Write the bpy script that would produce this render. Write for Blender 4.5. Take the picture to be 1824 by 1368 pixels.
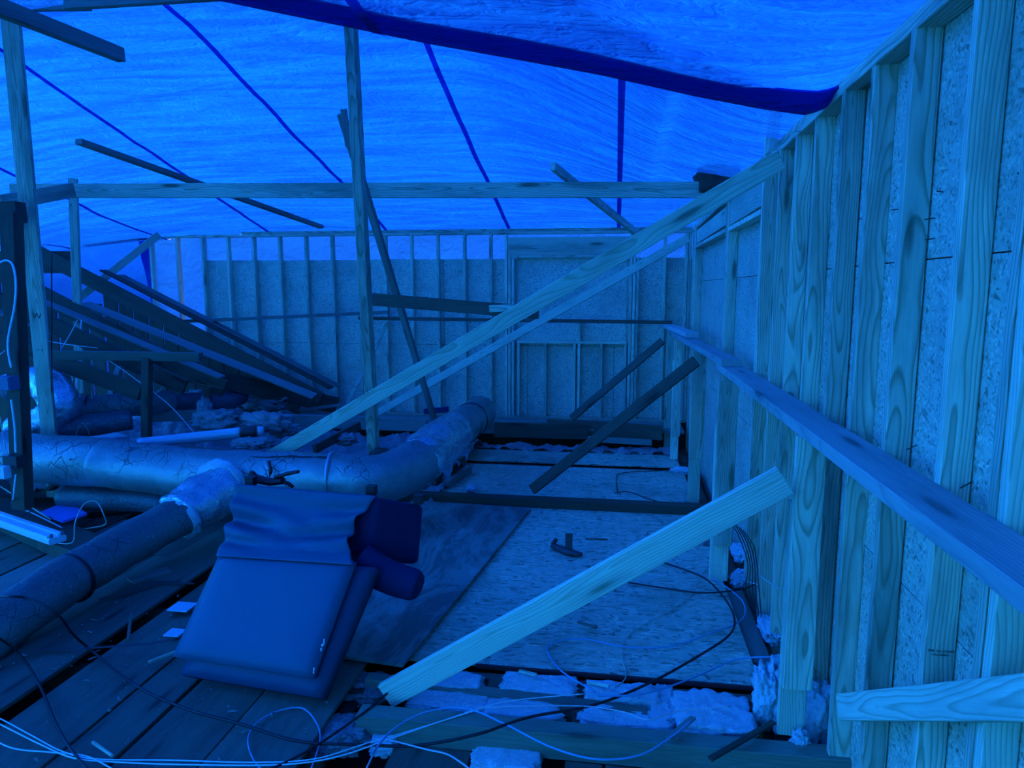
import bpy, bmesh, math, random
from mathutils import Vector, Matrix, noise
random.seed(7)
for o in list(bpy.data.objects): bpy.data.objects.remove(o)
SC = bpy.context.scene
COL = SC.collection
# ------------------------------------------------------------------ camera
F, CX, CY, H = 1240.0, 912.0, 684.0, 2.1
PITCH = math.atan((CY - 515.0) / F)
YAW = math.atan((1100.0 - CX) * math.cos(PITCH) / F)
FW = Vector((-math.sin(YAW) * math.cos(PITCH), math.cos(YAW) * math.cos(PITCH), -math.sin(PITCH)))
RT = Vector((math.cos(YAW), math.sin(YAW), 0))
UP = RT.cross(FW)
cam = bpy.data.cameras.new('camera'); cam.sensor_width = 36; cam.lens = F / 1824 * 36; cam.clip_start = .05
camo = bpy.data.objects.new('camera', cam); COL.objects.link(camo)
camo.matrix_world = Matrix(((RT.x, UP.x, -FW.x, 0), (RT.y, UP.y, -FW.y, 0), (RT.z, UP.z, -FW.z, H), (0, 0, 0, 1)))
SC.camera = camo
def P(px, py, X=None, Y=None, Z=None):
    """the world point seen at a photo pixel, at a known wall distance X, depth Y or height Z (metres, floor = 0)"""
    r = FW + RT * ((px - CX) / F) - UP * ((py - CY) / F)
    if X is not None: r = r * (X / r.x)
    elif Y is not None: r = r * (Y / r.y)
    else: r = r * ((Z - H) / r.z)
    return r + Vector((0, 0, H))
# ------------------------------------------------------------------ sky, sun, exposure
SUN_AZ, SUN_EL = math.radians(-107), math.radians(31)      # over the left shoulder
wd = bpy.data.worlds.new('world'); SC.world = wd; wd.use_nodes = True
wn = wd.node_tree; bg = wn.nodes['Background']
sky = wn.nodes.new('ShaderNodeTexSky'); sky.sky_type = 'NISHITA'; sky.sun_disc = False
sky.sun_elevation = SUN_EL; sky.sun_rotation = SUN_AZ; sky.dust_density = 2.0
wn.links.new(sky.outputs[0], bg.inputs[0]); bg.inputs[1].default_value = 0.5
sl = bpy.data.lights.new('sun', 'SUN'); sl.energy = 9.0; sl.angle = math.radians(3); sl.color = (1, .95, .88)
so = bpy.data.objects.new('sun', sl); COL.objects.link(so)
sd = Vector((math.sin(SUN_AZ) * math.cos(SUN_EL), math.cos(SUN_AZ) * math.cos(SUN_EL), math.sin(SUN_EL)))
so.rotation_euler = sd.to_track_quat('Z', 'Y').to_euler(); so.location = (-8, 14, 12)
SC.view_settings.view_transform = 'Standard'; SC.view_settings.look = 'None'
SC.view_settings.gamma = 1.0; SC.view_settings.use_curve_mapping = False
SC.view_settings.exposure = 1.35
SC.cycles.max_bounces = 6; SC.cycles.diffuse_bounces = 3; SC.cycles.transmission_bounces = 5; SC.cycles.glossy_bounces = 2
SC.cycles.caustics_refractive = True; SC.cycles.use_denoising = True; SC.cycles.sample_clamp_indirect = 10; SC.cycles.use_adaptive_sampling = True; SC.cycles.adaptive_threshold = .04

# ------------------------------------------------------------------ materials
class N:
    def __init__(s, name):
        s.m = bpy.data.materials.new(name); s.m.use_nodes = True; s.t = s.m.node_tree
        s.t.nodes.clear(); s.out = s.t.nodes.new('ShaderNodeOutputMaterial')
    def n(s, typ, ins=None, **kw):
        nd = s.t.nodes.new('ShaderNode' + typ)
        for k, v in kw.items(): setattr(nd, k, v)
        for k, v in (ins or {}).items(): s.set(nd.inputs[k], v)
        return nd
    def set(s, sock, v):
        if isinstance(v, bpy.types.NodeSocket): s.t.links.new(v, sock)
        elif isinstance(v, bpy.types.Node): s.t.links.new(v.outputs[0], sock)
        else:
            if sock.type == 'RGBA' and len(v) == 3: v = (*v, 1)
            sock.default_value = v
    def math(s, op, a, b=0.0, c=None):
        nd = s.n('Math', operation=op); s.set(nd.inputs[0], a); s.set(nd.inputs[1], b)
        if c is not None: s.set(nd.inputs[2], c)
        return nd.outputs[0]
    def mapv(s, v, scale=(1, 1, 1), rot=(0, 0, 0), loc=(0, 0, 0)):
        return s.n('Mapping', {'Vector': v, 'Scale': scale, 'Rotation': rot, 'Location': loc}).outputs[0]
    def noise(s, v, scale, detail=3, rough=.5, dist=0.0):
        return s.n('TexNoise', {'Vector': v, 'Scale': scale, 'Detail': detail, 'Roughness': rough, 'Distortion': dist}).outputs[0]
    def ramp(s, fac, stops, interp='LINEAR'):
        nd = s.n('ValToRGB', {'Fac': fac}); cr = nd.color_ramp; cr.interpolation = interp
        while len(cr.elements) < len(stops): cr.elements.new(0.5)
        for e, (p, c) in zip(cr.elements, stops):
            e.position = p; e.color = (*c, 1) if len(c) == 3 else c
        return nd.outputs[0]
    def mix(s, fac, a, b, mode='MIX'):
        nd = s.n('Mix', data_type='RGBA', blend_type=mode)
        s.set(nd.inputs[0], fac); s.set(nd.inputs[6], a); s.set(nd.inputs[7], b)
        return nd.outputs[2]
    def objvec(s, spread=3.0):
        tc = s.n('TexCoord'); oi = s.n('ObjectInfo')
        r = s.math('MULTIPLY', oi.outputs['Random'], spread * 7)
        r2 = s.math('SINE', s.math('MULTIPLY', oi.outputs['Random'], 91.7))
        off = s.n('CombineXYZ', {0: r, 1: r2, 2: s.math('MULTIPLY', r2, .37)})
        return tc.outputs['Object'], off.outputs[0], oi.outputs['Random']
    def bsdf(s, color, rough=.6, metal=0.0, spec=.3, bump=None, bstr=.3, bdist=.01, **kw):
        p = s.n('BsdfPrincipled', {'Base Color': color, 'Roughness': rough, 'Metallic': metal, 'Specular IOR Level': spec})
        for k, v in kw.items(): s.set(p.inputs[k.replace('_', ' ')], v)
        if bump is not None:
            b = s.n('Bump', {'Strength': bstr, 'Distance': bdist, 'Height': bump}); s.set(p.inputs['Normal'], b.outputs[0])
        s.t.links.new(p.outputs[0], s.out.inputs[0]); return s.m

def wood(name, light, dark, stain, rings=26.0, contrast=.9, rough=.75, stain_amt=.5):
    """sawn lumber: growth rings around an axis near the board, knots, stains; grain runs along local X"""
    b = N(name); v, off, rnd = b.objvec()
    v0 = b.n('VectorMath', {0: v, 1: off}, operation='ADD').outputs[0]
    wob = b.n('TexNoise', {'Vector': b.mapv(v0, (.9, 2.5, 2.5)), 'Scale': 1.0, 'Detail': 2}).outputs['Color']
    wobv = b.n('VectorMath', {0: wob, 1: (.5, .5, .5)}, operation='SUBTRACT').outputs[0]
    wobv = b.n('VectorMath', {0: wobv, 3: .16}, operation='SCALE').outputs[0]
    c0 = b.n('CombineXYZ', {0: 0.0, 1: b.math('MULTIPLY', b.math('SUBTRACT', rnd, .5), .16), 2: b.math('MULTIPLY', b.math('SUBTRACT', b.math('FRACT', b.math('MULTIPLY', rnd, 13.7)), .5), .09)})
    vr = b.n('VectorMath', {0: b.n('VectorMath', {0: v, 1: wobv}, operation='ADD').outputs[0], 1: c0}, operation='ADD').outputs[0]
    kn = b.n('TexVoronoi', {'Vector': b.mapv(v0, (1.3, 7, 7)), 'Scale': 1.0}, feature='F1').outputs['Distance']
    knot = b.ramp(kn, [(0.0, (1, 1, 1)), (.09, (1, 1, 1)), (.16, (.25, .25, .25)), (.30, (0, 0, 0))])
    wv = b.n('TexWave', {'Vector': vr, 'Scale': rings, 'Distortion': 0.6, 'Detail': 2.0, 'Detail Scale': .6}, wave_type='RINGS', rings_direction='X', wave_profile='SAW').outputs['Fac']
    fine = b.noise(b.mapv(v0, (3, 130, 130)), 1.0, 3, .6)
    ring = b.ramp(wv, [(0.0, (0, 0, 0)), (.55, (.18, .18, .18)), (.88, (1, 1, 1)), (1.0, (.3, .3, .3))])
    fac = b.math('MULTIPLY', ring, contrast)
    col = b.mix(fac, light, dark)
    col = b.mix(b.math('MULTIPLY', b.math('SUBTRACT', fine, .35), .9), col, dark)
    col = b.mix(b.math('MULTIPLY', knot, .85), col, tuple(c * .32 for c in dark))
    st = b.ramp(b.noise(b.mapv(v0, (.8, 5, 5), loc=(4, 2, 9)), 1.0, 5, .65), [(.47, (0, 0, 0)), (.66, (1, 1, 1))])
    col = b.mix(b.math('MULTIPLY', st, stain_amt), col, stain)
    tone = b.math('ADD', b.math('MULTIPLY', b.math('FRACT', b.math('MULTIPLY', rnd, 5.31)), .42), .74)
    hsv = b.n('HueSaturation', {'Value': tone, 'Color': col})
    hb = b.math('ADD', b.math('MULTIPLY', ring, -.4), fine)
    return b.bsdf(hsv.outputs[0], rough, spec=.25, bump=hb, bstr=.35, bdist=.002)
M = {}
M['pine'] = wood('pine_lumber', (.86, .70, .50), (.38, .27, .155), (.17, .13, .095), stain_amt=.62)
M['pale'] = wood('pale_lumber', (.90, .79, .58), (.56, .44, .27), (.34, .27, .185), stain_amt=.45)
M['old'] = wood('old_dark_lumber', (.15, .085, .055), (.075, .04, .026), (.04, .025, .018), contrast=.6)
M['brown'] = wood('brown_lumber', (.27, .145, .095), (.16, .08, .05), (.09, .05, .035), contrast=.6)
M['grey'] = wood('greyed_lumber', (.30, .25, .21), (.17, .135, .11), (.10, .08, .065), contrast=.5)
M['rail'] = wood('weathered_rail', (.56, .49, .43), (.37, .30, .26), (.25, .19, .17), contrast=.7)
M['plank'] = wood('floor_plank', (.18, .15, .10), (.11, .088, .06), (.055, .044, .03), contrast=.5, rough=.6)
M['plankpale'] = wood('floor_plank_pale', (.24, .21, .15), (.16, .135, .09), (.08, .06, .04), contrast=.5, rough=.65)

def osb(name, c0, c1, c2, sc=1.0, rots=((.3, 4.5, 46), (-.75, 5, 54), (1.2, 5, 48))):
    b = N(name); v, off, rnd = b.objvec(9)
    v0 = b.n('VectorMath', {0: v, 1: off}, operation='ADD').outputs[0]
    w = b.n('TexNoise', {'Vector': v0, 'Scale': 5.0, 'Detail': 2}).outputs['Color']
    v1 = b.mix(.035, v0, w, 'ADD')
    fl = []
    for k, (rz, sx, sy) in enumerate(rots):
        vo = b.n('TexVoronoi', {'Vector': b.mapv(b.mapv(v1, (1, 1, 1), (0, rz * 1.2, rz)), (sx * sc, sy * sc, sy * sc), (0, 0, 0), (k * 3.1, k, 0)), 'Scale': 1.0}, feature='F1')
        fl.append((vo.outputs['Color'], vo.outputs['Distance']))
    g = [b.n('SeparateColor', {0: f[0]}).outputs[0] for f in fl]
    sel = b.noise(b.mapv(v0, loc=(7, 3, 1)), 14 * sc, 2)
    val = b.mix(b.ramp(sel, [(.45, (0, 0, 0)), (.5, (1, 1, 1))]), g[0], g[1])
    val = b.mix(b.ramp(b.noise(v0, 11 * sc, 2), [(.55, (0, 0, 0)), (.6, (1, 1, 1))]), val, g[2])
    col = b.ramp(val, [(0.0, c2), (.10, c1), (.42, c0), (.82, tuple(min(1, c * 1.18) for c in c0)), (1.0, tuple(min(1, c * 1.5) for c in c0))])
    fine = b.noise(b.mapv(v1, (12, 160, 160)), 1.0, 2)
    col = b.mix(b.math('MULTIPLY', b.math('SUBTRACT', fine, .3), .6), col, c1)
    big = b.noise(v0, 1.6, 4, .6)
    col = b.mix(b.ramp(big, [(.5, (0, 0, 0)), (.75, (.5, .5, .5))]), col, c2)
    return b.bsdf(col, .7, spec=.3, bump=b.math('ADD', val, fine), bstr=.35, bdist=.003)
M['osb'] = osb('strand_board_wall', (.62, .51, .37), (.44, .34, .235), (.21, .16, .10), 1.9)
M['osbback'] = osb('pale_strand_board_wall', (.74, .63, .48), (.54, .43, .32), (.28, .21, .15), 1.9)
M['osbfloor'] = osb('strand_board_floor', (.60, .50, .36), (.40, .31, .21), (.20, .145, .09), 1.15, ((.06, 5, 46), (-.16, 6, 54), (.30, 6, 48)))

def plain(name, col, rough=.5, metal=0.0, spec=.4, nscale=0, namt=.3, bstr=.2, bdist=.003, **kw):
    b = N(name)
    if nscale:
        v, off, rnd = b.objvec(); v0 = b.n('VectorMath', {0: v, 1: off}, operation='ADD').outputs[0]
        nz = b.noise(v0, nscale, 5, .6)
        c = b.mix(b.math('MULTIPLY', nz, namt), col, tuple(x * .35 for x in col))
        return b.bsdf(c, rough, metal, spec, bump=nz, bstr=bstr, bdist=bdist, **kw)
    return b.bsdf(col, rough, metal, spec, **kw)
M['vinyl'] = plain('blue_vinyl', (.003, .09, .135), .5, 0, .25, 180, .06, .08, .0008)
M['vinyldark'] = plain('dark_blue_cloth', (.006, .022, .085), .75, 0, .2, 60, .2)
M['vinylpad'] = plain('dark_blue_vinyl_pad', (.003, .055, .10), .5, 0, .25, 90, .12)
M['chip'] = plain('worn_edge_chips', (.75, .75, .72), .6)
M['black'] = plain('black_rubber', (.012, .012, .014), .5)
M['bluecable'] = plain('blue_cable', (.14, .34, .50), .45)
M['white'] = plain('white_cable', (.80, .80, .78), .5)
M['tan'] = plain('tan_cable', (.55, .47, .36), .5)
M['pinkcable'] = plain('pale_pink_cable', (.75, .55, .55), .5)
M['copper'] = plain('thin_brown_wire', (.40, .20, .12), .4)
M['steel'] = plain('rusty_steel', (.10, .08, .075), .55, .6, .4, 40, .4)
M['galv'] = plain('galvanised_steel', (.42, .44, .46), .45, .7, .5, 25, .35)
M['enamel'] = plain('white_enamel', (.80, .80, .80), .3, 0, .5, 12, .12, .02)
M['bluepaint'] = plain('blue_grey_box', (.12, .16, .26), .5, 0, .4, 20, .3)
M['paper'] = plain('pale_card', (.62, .64, .68), .6, 0, .3, 14, .2)
M['bluecard'] = plain('blue_card', (.10, .25, .78), .5, 0, .4, 10, .15)
M['pvc'] = plain('pale_plastic_pipe', (.55, .58, .62), .35, .1, .5, 8, .1)
M['rust'] = plain('rust_brown_scrap', (.16, .07, .05), .8, 0, .2, 30, .6, .6, .01)
M['ink'] = plain('black_ink', (.015, .015, .02), .8)
M['darkgap'] = plain('dark_ceiling_void', (.035, .028, .024), .9, 0, .1, 6, .5)
M['edge'] = plain('red_painted_edge', (.16, .03, .035), .7, 0, .2, 30, .4)
def fluff(name, a, bb, sc=26.0):
    b = N(name); v, off, rnd = b.objvec(); v0 = b.n('VectorMath', {0: v, 1: off}, operation='ADD').outputs[0]
    n1 = b.noise(v0, sc, 8, .7, 1.5); n2 = b.noise(v0, sc * 5, 4, .7, 2.0)
    h = b.math('ADD', n1, b.math('MULTIPLY', n2, .5))
    col = b.mix(b.ramp(n1, [(.35, (0, 0, 0)), (.65, (1, 1, 1))]), a, bb)
    return b.bsdf(col, .95, spec=.05, bump=h, bstr=.9, bdist=.02)
M['whitefluff'] = fluff('white_glass_wool', (.80, .82, .82), (.97, .97, .97))
M['greyfluff'] = fluff('dusty_loose_wool', (.30, .24, .235), (.62, .54, .53), 34)
M['pinkfluff'] = fluff('pink_glass_wool', (.50, .28, .27), (.74, .50, .48), 30)

def ductwrap(name, base, metal, rough, crack=.5, bscale=9.0):
    b = N(name); v, off, rnd = b.objvec()
    v0 = b.n('VectorMath', {0: v, 1: off}, operation='ADD').outputs[0]
    cr = b.n('TexVoronoi', {'Vector': b.mix(.12, v0, b.n('TexNoise', {'Vector': v0, 'Scale': 6.0}).outputs['Color'], 'ADD'), 'Scale': bscale}, feature='DISTANCE_TO_EDGE').outputs[0]
    mask = b.ramp(b.noise(v0, 2.2, 3), [(.46, (0, 0, 0)), (.60, (1, 1, 1))])
    crk = b.math('MULTIPLY', b.ramp(cr, [(0.0, (1, 1, 1)), (.05, (0, 0, 0))]), b.math('MULTIPLY', mask, crack))
    scrim = b.n('TexWave', {'Vector': b.mapv(v0, (1, 1, 1), (.4, .7, .3)), 'Scale': 30.0, 'Distortion': 1.0}).outputs['Fac']
    n1 = b.noise(v0, 18, 6, .65)
    dirt = b.ramp(b.noise(v0, 3.5, 5, .7), [(.42, (0, 0, 0)), (.7, (1, 1, 1))])
    col = b.mix(b.math('MULTIPLY', dirt, .55), base, tuple(c * .40 for c in base))
    scr = b.ramp(b.noise(b.mapv(v0, (5, 40, 40), (.5, .4, .9)), 1.0, 4, .7), [(.62, (0, 0, 0)), (.72, (1, 1, 1))])
    col = b.mix(b.math('MULTIPLY', scr, .4), col, (.8, .8, .8))
    gz = b.n('SeparateXYZ', {0: b.n('NewGeometry').outputs['Normal']}).outputs[2]
    spk = b.noise(v0, 70, 3, .7)
    du_ = b.math('MULTIPLY', b.ramp(gz, [(.35, (0, 0, 0)), (.85, (1, 1, 1))]), b.math('ADD', spk, .25))
    col = b.mix(du_, col, tuple(c * .42 for c in base))
    col = b.mix(b.ramp(spk, [(.60, (0, 0, 0)), (.72, (.35, .35, .35))]), col, (.85, .85, .85))
    col = b.mix(crk, col, (.02, .018, .015))
    hgt = b.math('ADD', b.math('MULTIPLY', n1, .8), b.math('SUBTRACT', b.math('MULTIPLY', scrim, .12), b.math('MULTIPLY', crk, 1.5)))
    r = b.math('ADD', b.math('MULTIPLY', n1, .3), rough - .15)
    return b.bsdf(col, r, metal, .5, bump=hgt, bstr=.5, bdist=.012)
M['duct'] = ductwrap('foil_faced_duct_wrap', (.40, .43, .40), .5, .42, .9)
M['ductdull'] = ductwrap('dull_duct_wrap', (.19, .21, .19), .2, .55, .6)
M['foil'] = ductwrap('bright_foil', (.80, .82, .84), .75, .28, .15, 14)
M['ductdark'] = ductwrap('dark_duct_wrap', (.10, .11, .13), .2, .5, .4)

def tarp(name, tc, streak=.62, weave=260.0, gain=1.0, fwd=.62):
    """woven blue sheet: light passes through it scattered, a part of it forward"""
    b = N(name); co = b.n('TexCoord').outputs['Object']
    w1 = b.noise(b.mapv(co, (.35, 3.2, 1.0), (0, 0, .12)), 2.2, 2, .62, .8)
    w2 = b.noise(b.mapv(co, (1.2, 2.6, 1.0), (0, 0, -.5)), 5.0, 2, .65, 1.6)
    cr = b.n('TexVoronoi', {'Vector': b.mix(.35, co, b.n('TexNoise', {'Vector': co, 'Scale': 3.0, 'Detail': 2}).outputs['Color'], 'ADD'), 'Scale': 4.0}, feature='DISTANCE_TO_EDGE').outputs[0]
    crease = b.ramp(cr, [(0.0, (1, 1, 1)), (.012, (.2, .2, .2)), (.03, (0, 0, 0))])
    thin = b.math('ADD', b.math('MULTIPLY', b.ramp(w1, [(.38, (0, 0, 0)), (.7, (1, 1, 1))]), streak), b.math('MULTIPLY', b.ramp(w2, [(.5, (0, 0, 0)), (.75, (1, 1, 1))]), streak * .5))
    thin = b.math('ADD', thin, b.math('MULTIPLY', crease, b.math('MULTIPLY', w2, streak * .5)))
    col = b.mix(thin, tuple(c * gain for c in tc), (min(1, tc[0] * gain * 1.5), min(1, tc[1] * gain * 2.2), min(1, tc[2] * gain * 1.5)))
    h = b.math('ADD', b.math('MULTIPLY', w1, 1.0), b.math('MULTIPLY', w2, .45))
    bp = b.n('Bump', {'Strength': .75, 'Distance': .08, 'Height': h}).outputs[0]
    tr = b.n('BsdfTranslucent', {'Color': col, 'Normal': bp})
    rf = b.n('BsdfRefraction', {'Color': col, 'Roughness': .5, 'IOR': 1.03, 'Normal': bp})
    df = b.n('BsdfPrincipled', {'Base Color': (.01, .10, .42), 'Roughness': .38, 'Specular IOR Level': .5, 'Normal': bp})
    m1 = b.n('MixShader', {0: fwd, 1: tr.outputs[0], 2: rf.outputs[0]})
    m2 = b.n('MixShader', {0: .16, 1: m1.outputs[0], 2: df.outputs[0]})
    b.t.links.new(m2.outputs[0], b.out.inputs[0]); return b.m
M['tarp'] = tarp('blue_tarp_sheet', (.001, .034, .29))
M['tarpfill'] = tarp('fill_light_tarp_sheet', (.006, .19, .85), fwd=.35)  # far clearer than the roof tarp, so unseen curtains add fill light
M['seam'] = tarp('doubled_tarp_seam', (.0015, .045, .42), .1)
M['tarp2'] = tarp('deep_blue_tarp_sheet', (.001, .034, .38), .25)
M['wrap'] = tarp('pale_house_wrap', (.006, .085, .44), .15, gain=1.0, fwd=.05)

# ------------------------------------------------------------------ mesh helpers
def mesh_obj(name, verts, faces, mat, parent=None, loc=None, smooth=False, mw=None):
    me = bpy.data.meshes.new(name); me.from_pydata([tuple(v) for v in verts], [], faces); me.update()
    if smooth: me.polygons.foreach_set('use_smooth', [True] * len(me.polygons))
    me.materials.append(M[mat] if isinstance(mat, str) else mat)
    o = bpy.data.objects.new(name, me); COL.objects.link(o)
    put(o, parent, mw if mw is not None else Matrix.Translation(loc or (0, 0, 0))); return o
def put(o, parent, mw):
    if parent is not None:
        o.parent = parent; root = parent.get('_m')
        pm = Matrix([list(r) for r in parent['_m']]) if root is not None else parent.matrix_basis
        o.matrix_basis = pm.inverted() @ mw
    else: o.matrix_basis = mw
    o['_m'] = [list(r) for r in mw]
def tag(o, label=None, cat=None, group=None, kind='thing'):
    if label: o['label'] = label
    if cat: o['category'] = cat
    if group: o['group'] = group
    o['kind'] = kind; return o
def empty(name, loc=(0, 0, 0), **kw):
    o = bpy.data.objects.new(name, None); COL.objects.link(o); o.empty_display_size = .1
    put(o, None, Matrix.Translation(loc))
    if kw: tag(o, **kw)
    return o
def cbox(lx, ly, lz, c=.003, x0=None):
    """box with chamfered long edges, local X from 0..lx, centred in Y and Z"""
    a, b = ly / 2, lz / 2; c = min(c, a * .4, b * .4)
    ring = [(-a + c, -b), (a - c, -b), (a, -b + c), (a, b - c), (a - c, b), (-a + c, b), (-a, b - c), (-a, -b + c)]
    v = [(0, y, z) for y, z in ring] + [(lx, y, z) for y, z in ring]
    f = [tuple(range(7, -1, -1)), tuple(range(8, 16))] + [(i, (i + 1) % 8, (i + 1) % 8 + 8, i + 8) for i in range(8)]
    return v, f
def frame(p0, p1, up=(0, 0, 1), roll=0.0):
    p0, p1 = Vector(p0), Vector(p1); x = (p1 - p0).normalized(); u = Vector(up)
    if abs(x.dot(u.normalized())) > .99: u = Vector((0, -1, 0))
    y = u.cross(x).normalized(); z = x.cross(y)
    if roll:
        R = Matrix.Rotation(roll, 3, x); y = R @ y; z = R @ z
    return Matrix(((x.x, y.x, z.x, p0.x), (x.y, y.y, z.y, p0.y), (x.z, y.z, z.z, p0.z), (0, 0, 0, 1)))
def lumber(name, p0, p1, w, t, mat='pine', parent=None, up=(0, 0, 1), roll=0.0, c=.003, **kw):
    """a board from p0 to p1: w across (towards up), t thick"""
    p0, p1 = Vector(p0), Vector(p1); L = (p1 - p0).length
    v, f = cbox(L, t, w, c)
    o = mesh_obj(name, v, f, mat, parent, mw=frame(p0, p1, up, roll))
    if kw: tag(o, **kw)
    return o
def stick(name, p0, p1, w, t, label, cat, mat='pine', group=None, **kw):
    o = lumber(name, p0, p1, w, t, mat, None, **kw); return tag(o, label, cat, group)
def upright(name, x, y, z0, z1, wx, wy, mat='pine', parent=None):
    """a vertical board: wx across in X, wy across in Y"""
    v, f = cbox(z1 - z0, wy, wx, .003)
    mw = Matrix(((0, 0, 1, x), (0, 1, 0, y), (1, 0, 0, z0), (0, 0, 0, 1)))
    mw = Matrix(((0, 0, -1, x), (0, 1, 0, y), (1, 0, 0, z0), (0, 0, 0, 1)))
    return mesh_obj(name, v, f, mat, parent, mw=mw)
def slab(name, x0, x1, y0, y1, z0, z1, mat, parent=None, along='x', c=.002):
    if along == 'x': return lumber(name, (x0, (y0 + y1) / 2, (z0 + z1) / 2), (x1, (y0 + y1) / 2, (z0 + z1) / 2), z1 - z0, y1 - y0, mat, parent, c=c)
    return lumber(name, ((x0 + x1) / 2, y0, (z0 + z1) / 2), ((x0 + x1) / 2, y1, (z0 + z1) / 2), z1 - z0, x1 - x0, mat, parent, c=c)
def smooth_path(pts, n=8):
    pts = [Vector(p) for p in pts]; out = []
    for i in range(len(pts) - 1):
        a = pts[max(i - 1, 0)]; b = pts[i]; c = pts[i + 1]; d = pts[min(i + 2, len(pts) - 1)]
        for k in range(n):
            t = k / n
            out.append(.5 * ((2 * b) + (c - a) * t + (2 * a - 5 * b + 4 * c - d) * t * t + (-a + 3 * b - 3 * c + d) * t ** 3))
    out.append(pts[-1]); return out
def tube(name, pts, radii, mat, parent=None, seg=24, n=6, bumpy=0.0, seed=0, cap=True, flat=1.0, freq=5.0):
    """a tube along a smooth path; radii per control point"""
    path = smooth_path(pts, n); m = len(path); rr = []
    k = len(pts) - 1
    for i in range(m):
        t = i / (m - 1) * k; j = min(int(t), k - 1); rr.append(radii[j] + (radii[j + 1] - radii[j]) * (t - j))
    org = path[0].copy(); verts = []; prev = None
    for i, p in enumerate(path):
        d = (path[min(i + 1, m - 1)] - path[max(i - 1, 0)]).normalized()
        if prev is None:
            a = Vector((0, 0, 1)) if abs(d.z) < .9 else Vector((1, 0, 0)); u = (a - d * a.dot(d)).normalized()
        else: u = (prev - d * prev.dot(d)).normalized()
        prev = u; w = d.cross(u)
        for s in range(seg):
            an = 2 * math.pi * s / seg; r = rr[i]
            off = (u * (math.cos(an) * flat) + w * math.sin(an)) * r; q = p + off
            if bumpy: q += off.normalized() * (noise.noise(q * freq + Vector((seed, seed, 0))) * bumpy + noise.noise(q * freq * 4 + Vector((seed, 3, 0))) * bumpy * .4)
            verts.append(q - org)
    faces = [(i * seg + s, i * seg + (s + 1) % seg, (i + 1) * seg + (s + 1) % seg, (i + 1) * seg + s) for i in range(m - 1) for s in range(seg)]
    if cap: faces += [tuple(range(seg - 1, -1, -1)), tuple(range((m - 1) * seg, m * seg))]
    return mesh_obj(name, verts, faces, mat, parent, loc=org, smooth=True)
def cable(name, pts, r, mat, label=None, group=None, cat='cable', parent=None, seg=6, n=8):
    o = tube(name, pts, [r] * len(pts), mat, parent, seg=seg, n=n)
    if label: tag(o, label, cat, group)
    return o
def ring_band(name, c, d, r, w, mat, parent, seg=28, thick=.006):
    """a strap round a duct"""
    d = Vector(d).normalized(); c = Vector(c)
    return tube_raw(name, [c - d * w / 2, c + d * w / 2], r + thick, mat, parent, seg)
def tube_raw(name, pts, r, mat, parent, seg=24):
    return tube(name, pts, [r] * len(pts), mat, parent, seg=seg, n=1)
def blob(name, c, size, mat, seed=0, amp=.25, sub=3, freq=3.0, parent=None, rot=0.0, box=.0, tilt=0.0):
    bm = bmesh.new(); bmesh.ops.create_icosphere(bm, subdivisions=sub, radius=1.0)
    vs = []
    for v in bm.verts:
        d = v.co.normalized()
        if box:
            mx = max(abs(d.x), abs(d.y), abs(d.z)); q = d.lerp(d / mx, box)
        else: q = d.copy()
        k = 1 + amp * (noise.noise(d * freq + Vector((seed * 3.1, seed, 0))) + .5 * noise.noise(d * freq * 2.7 + Vector((seed, 1, 5))) + .3 * noise.noise(d * freq * 7 + Vector((seed, 7, 5))) + .22 * noise.noise(d * freq * 17 + Vector((seed, 2, 1))))
        vs.append(Vector((q.x * size[0] * k, q.y * size[1] * k, q.z * size[2] * k)))
    fs = [tuple(x.index for x in f.verts) for f in bm.faces]; bm.free()
    mw = Matrix.Translation(c) @ Matrix.Rotation(rot, 4, 'Z') @ Matrix.Rotation(tilt, 4, 'Y')
    return mesh_obj(name, vs, fs, mat, parent, smooth=True, mw=mw)
def sheet(name, rows, mat, parent=None, thick=0.0, smooth=True):
    """grid of points (list of rows) as a sheet"""
    n = len(rows[0]); v = [p for r in rows for p in r]
    f = [(i * n + j, i * n + j + 1, (i + 1) * n + j + 1, (i + 1) * n + j) for i in range(len(rows) - 1) for j in range(n - 1)]
    o = mesh_obj(name, v, f, mat, parent, smooth=smooth)
    if thick:
        md = o.modifiers.new('thickness', 'SOLIDIFY'); md.thickness = thick; md.offset = 0
    return o
def lerp(a, b, t): return a + (b - a) * t
def sstep(a, b, x):
    t = max(0, min(1, (x - a) / (b - a))); return t * t * (3 - 2 * t)
def interp(tab, x):
    if x <= tab[0][0]: return tab[0][1]
    for (a, va), (b, vb) in zip(tab, tab[1:]):
        if x <= b: return lerp(va, vb, (x - a) / (b - a))
    return tab[-1][1]

# ================================================================== right wall
W, D = .968, 9.75                   # stud faces of the side wall and of the back wall
ST, SD = .038, .089
def plateZ(y): return interp([(-4, 3.05), (3.2, 3.04), (9.8, 2.93)], y)
wr = empty('wall_right'); tag(wr, 'timber stud wall sheathed with strand board beside the walkway', kind='structure')
def wstud(y0, ztop=None, z0=-.25, w=ST, mat='pine', dx=0.0, depth=SD):
    return upright('stud', W + depth / 2 + dx, y0 + w / 2, z0, ztop if ztop else plateZ(y0) - .078, depth, w, mat, wr)
stud_x = [1721, 1614, 1545, 1498, 1450, 1417, 1390]
ys = [P(x, 300, X=W).y for x in stud_x]
studs = {}
for k, y in enumerate(ys):
    studs[k] = wstud(y, mat='pine', dx=random.uniform(-.004, .006))
yd = P(1748, 1150, X=W).y
wstud(yd); wstud(yd - .05, mat='pale')
y = yd - .46
while y > -3.6:
    wstud(y); y -= .4064
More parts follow.
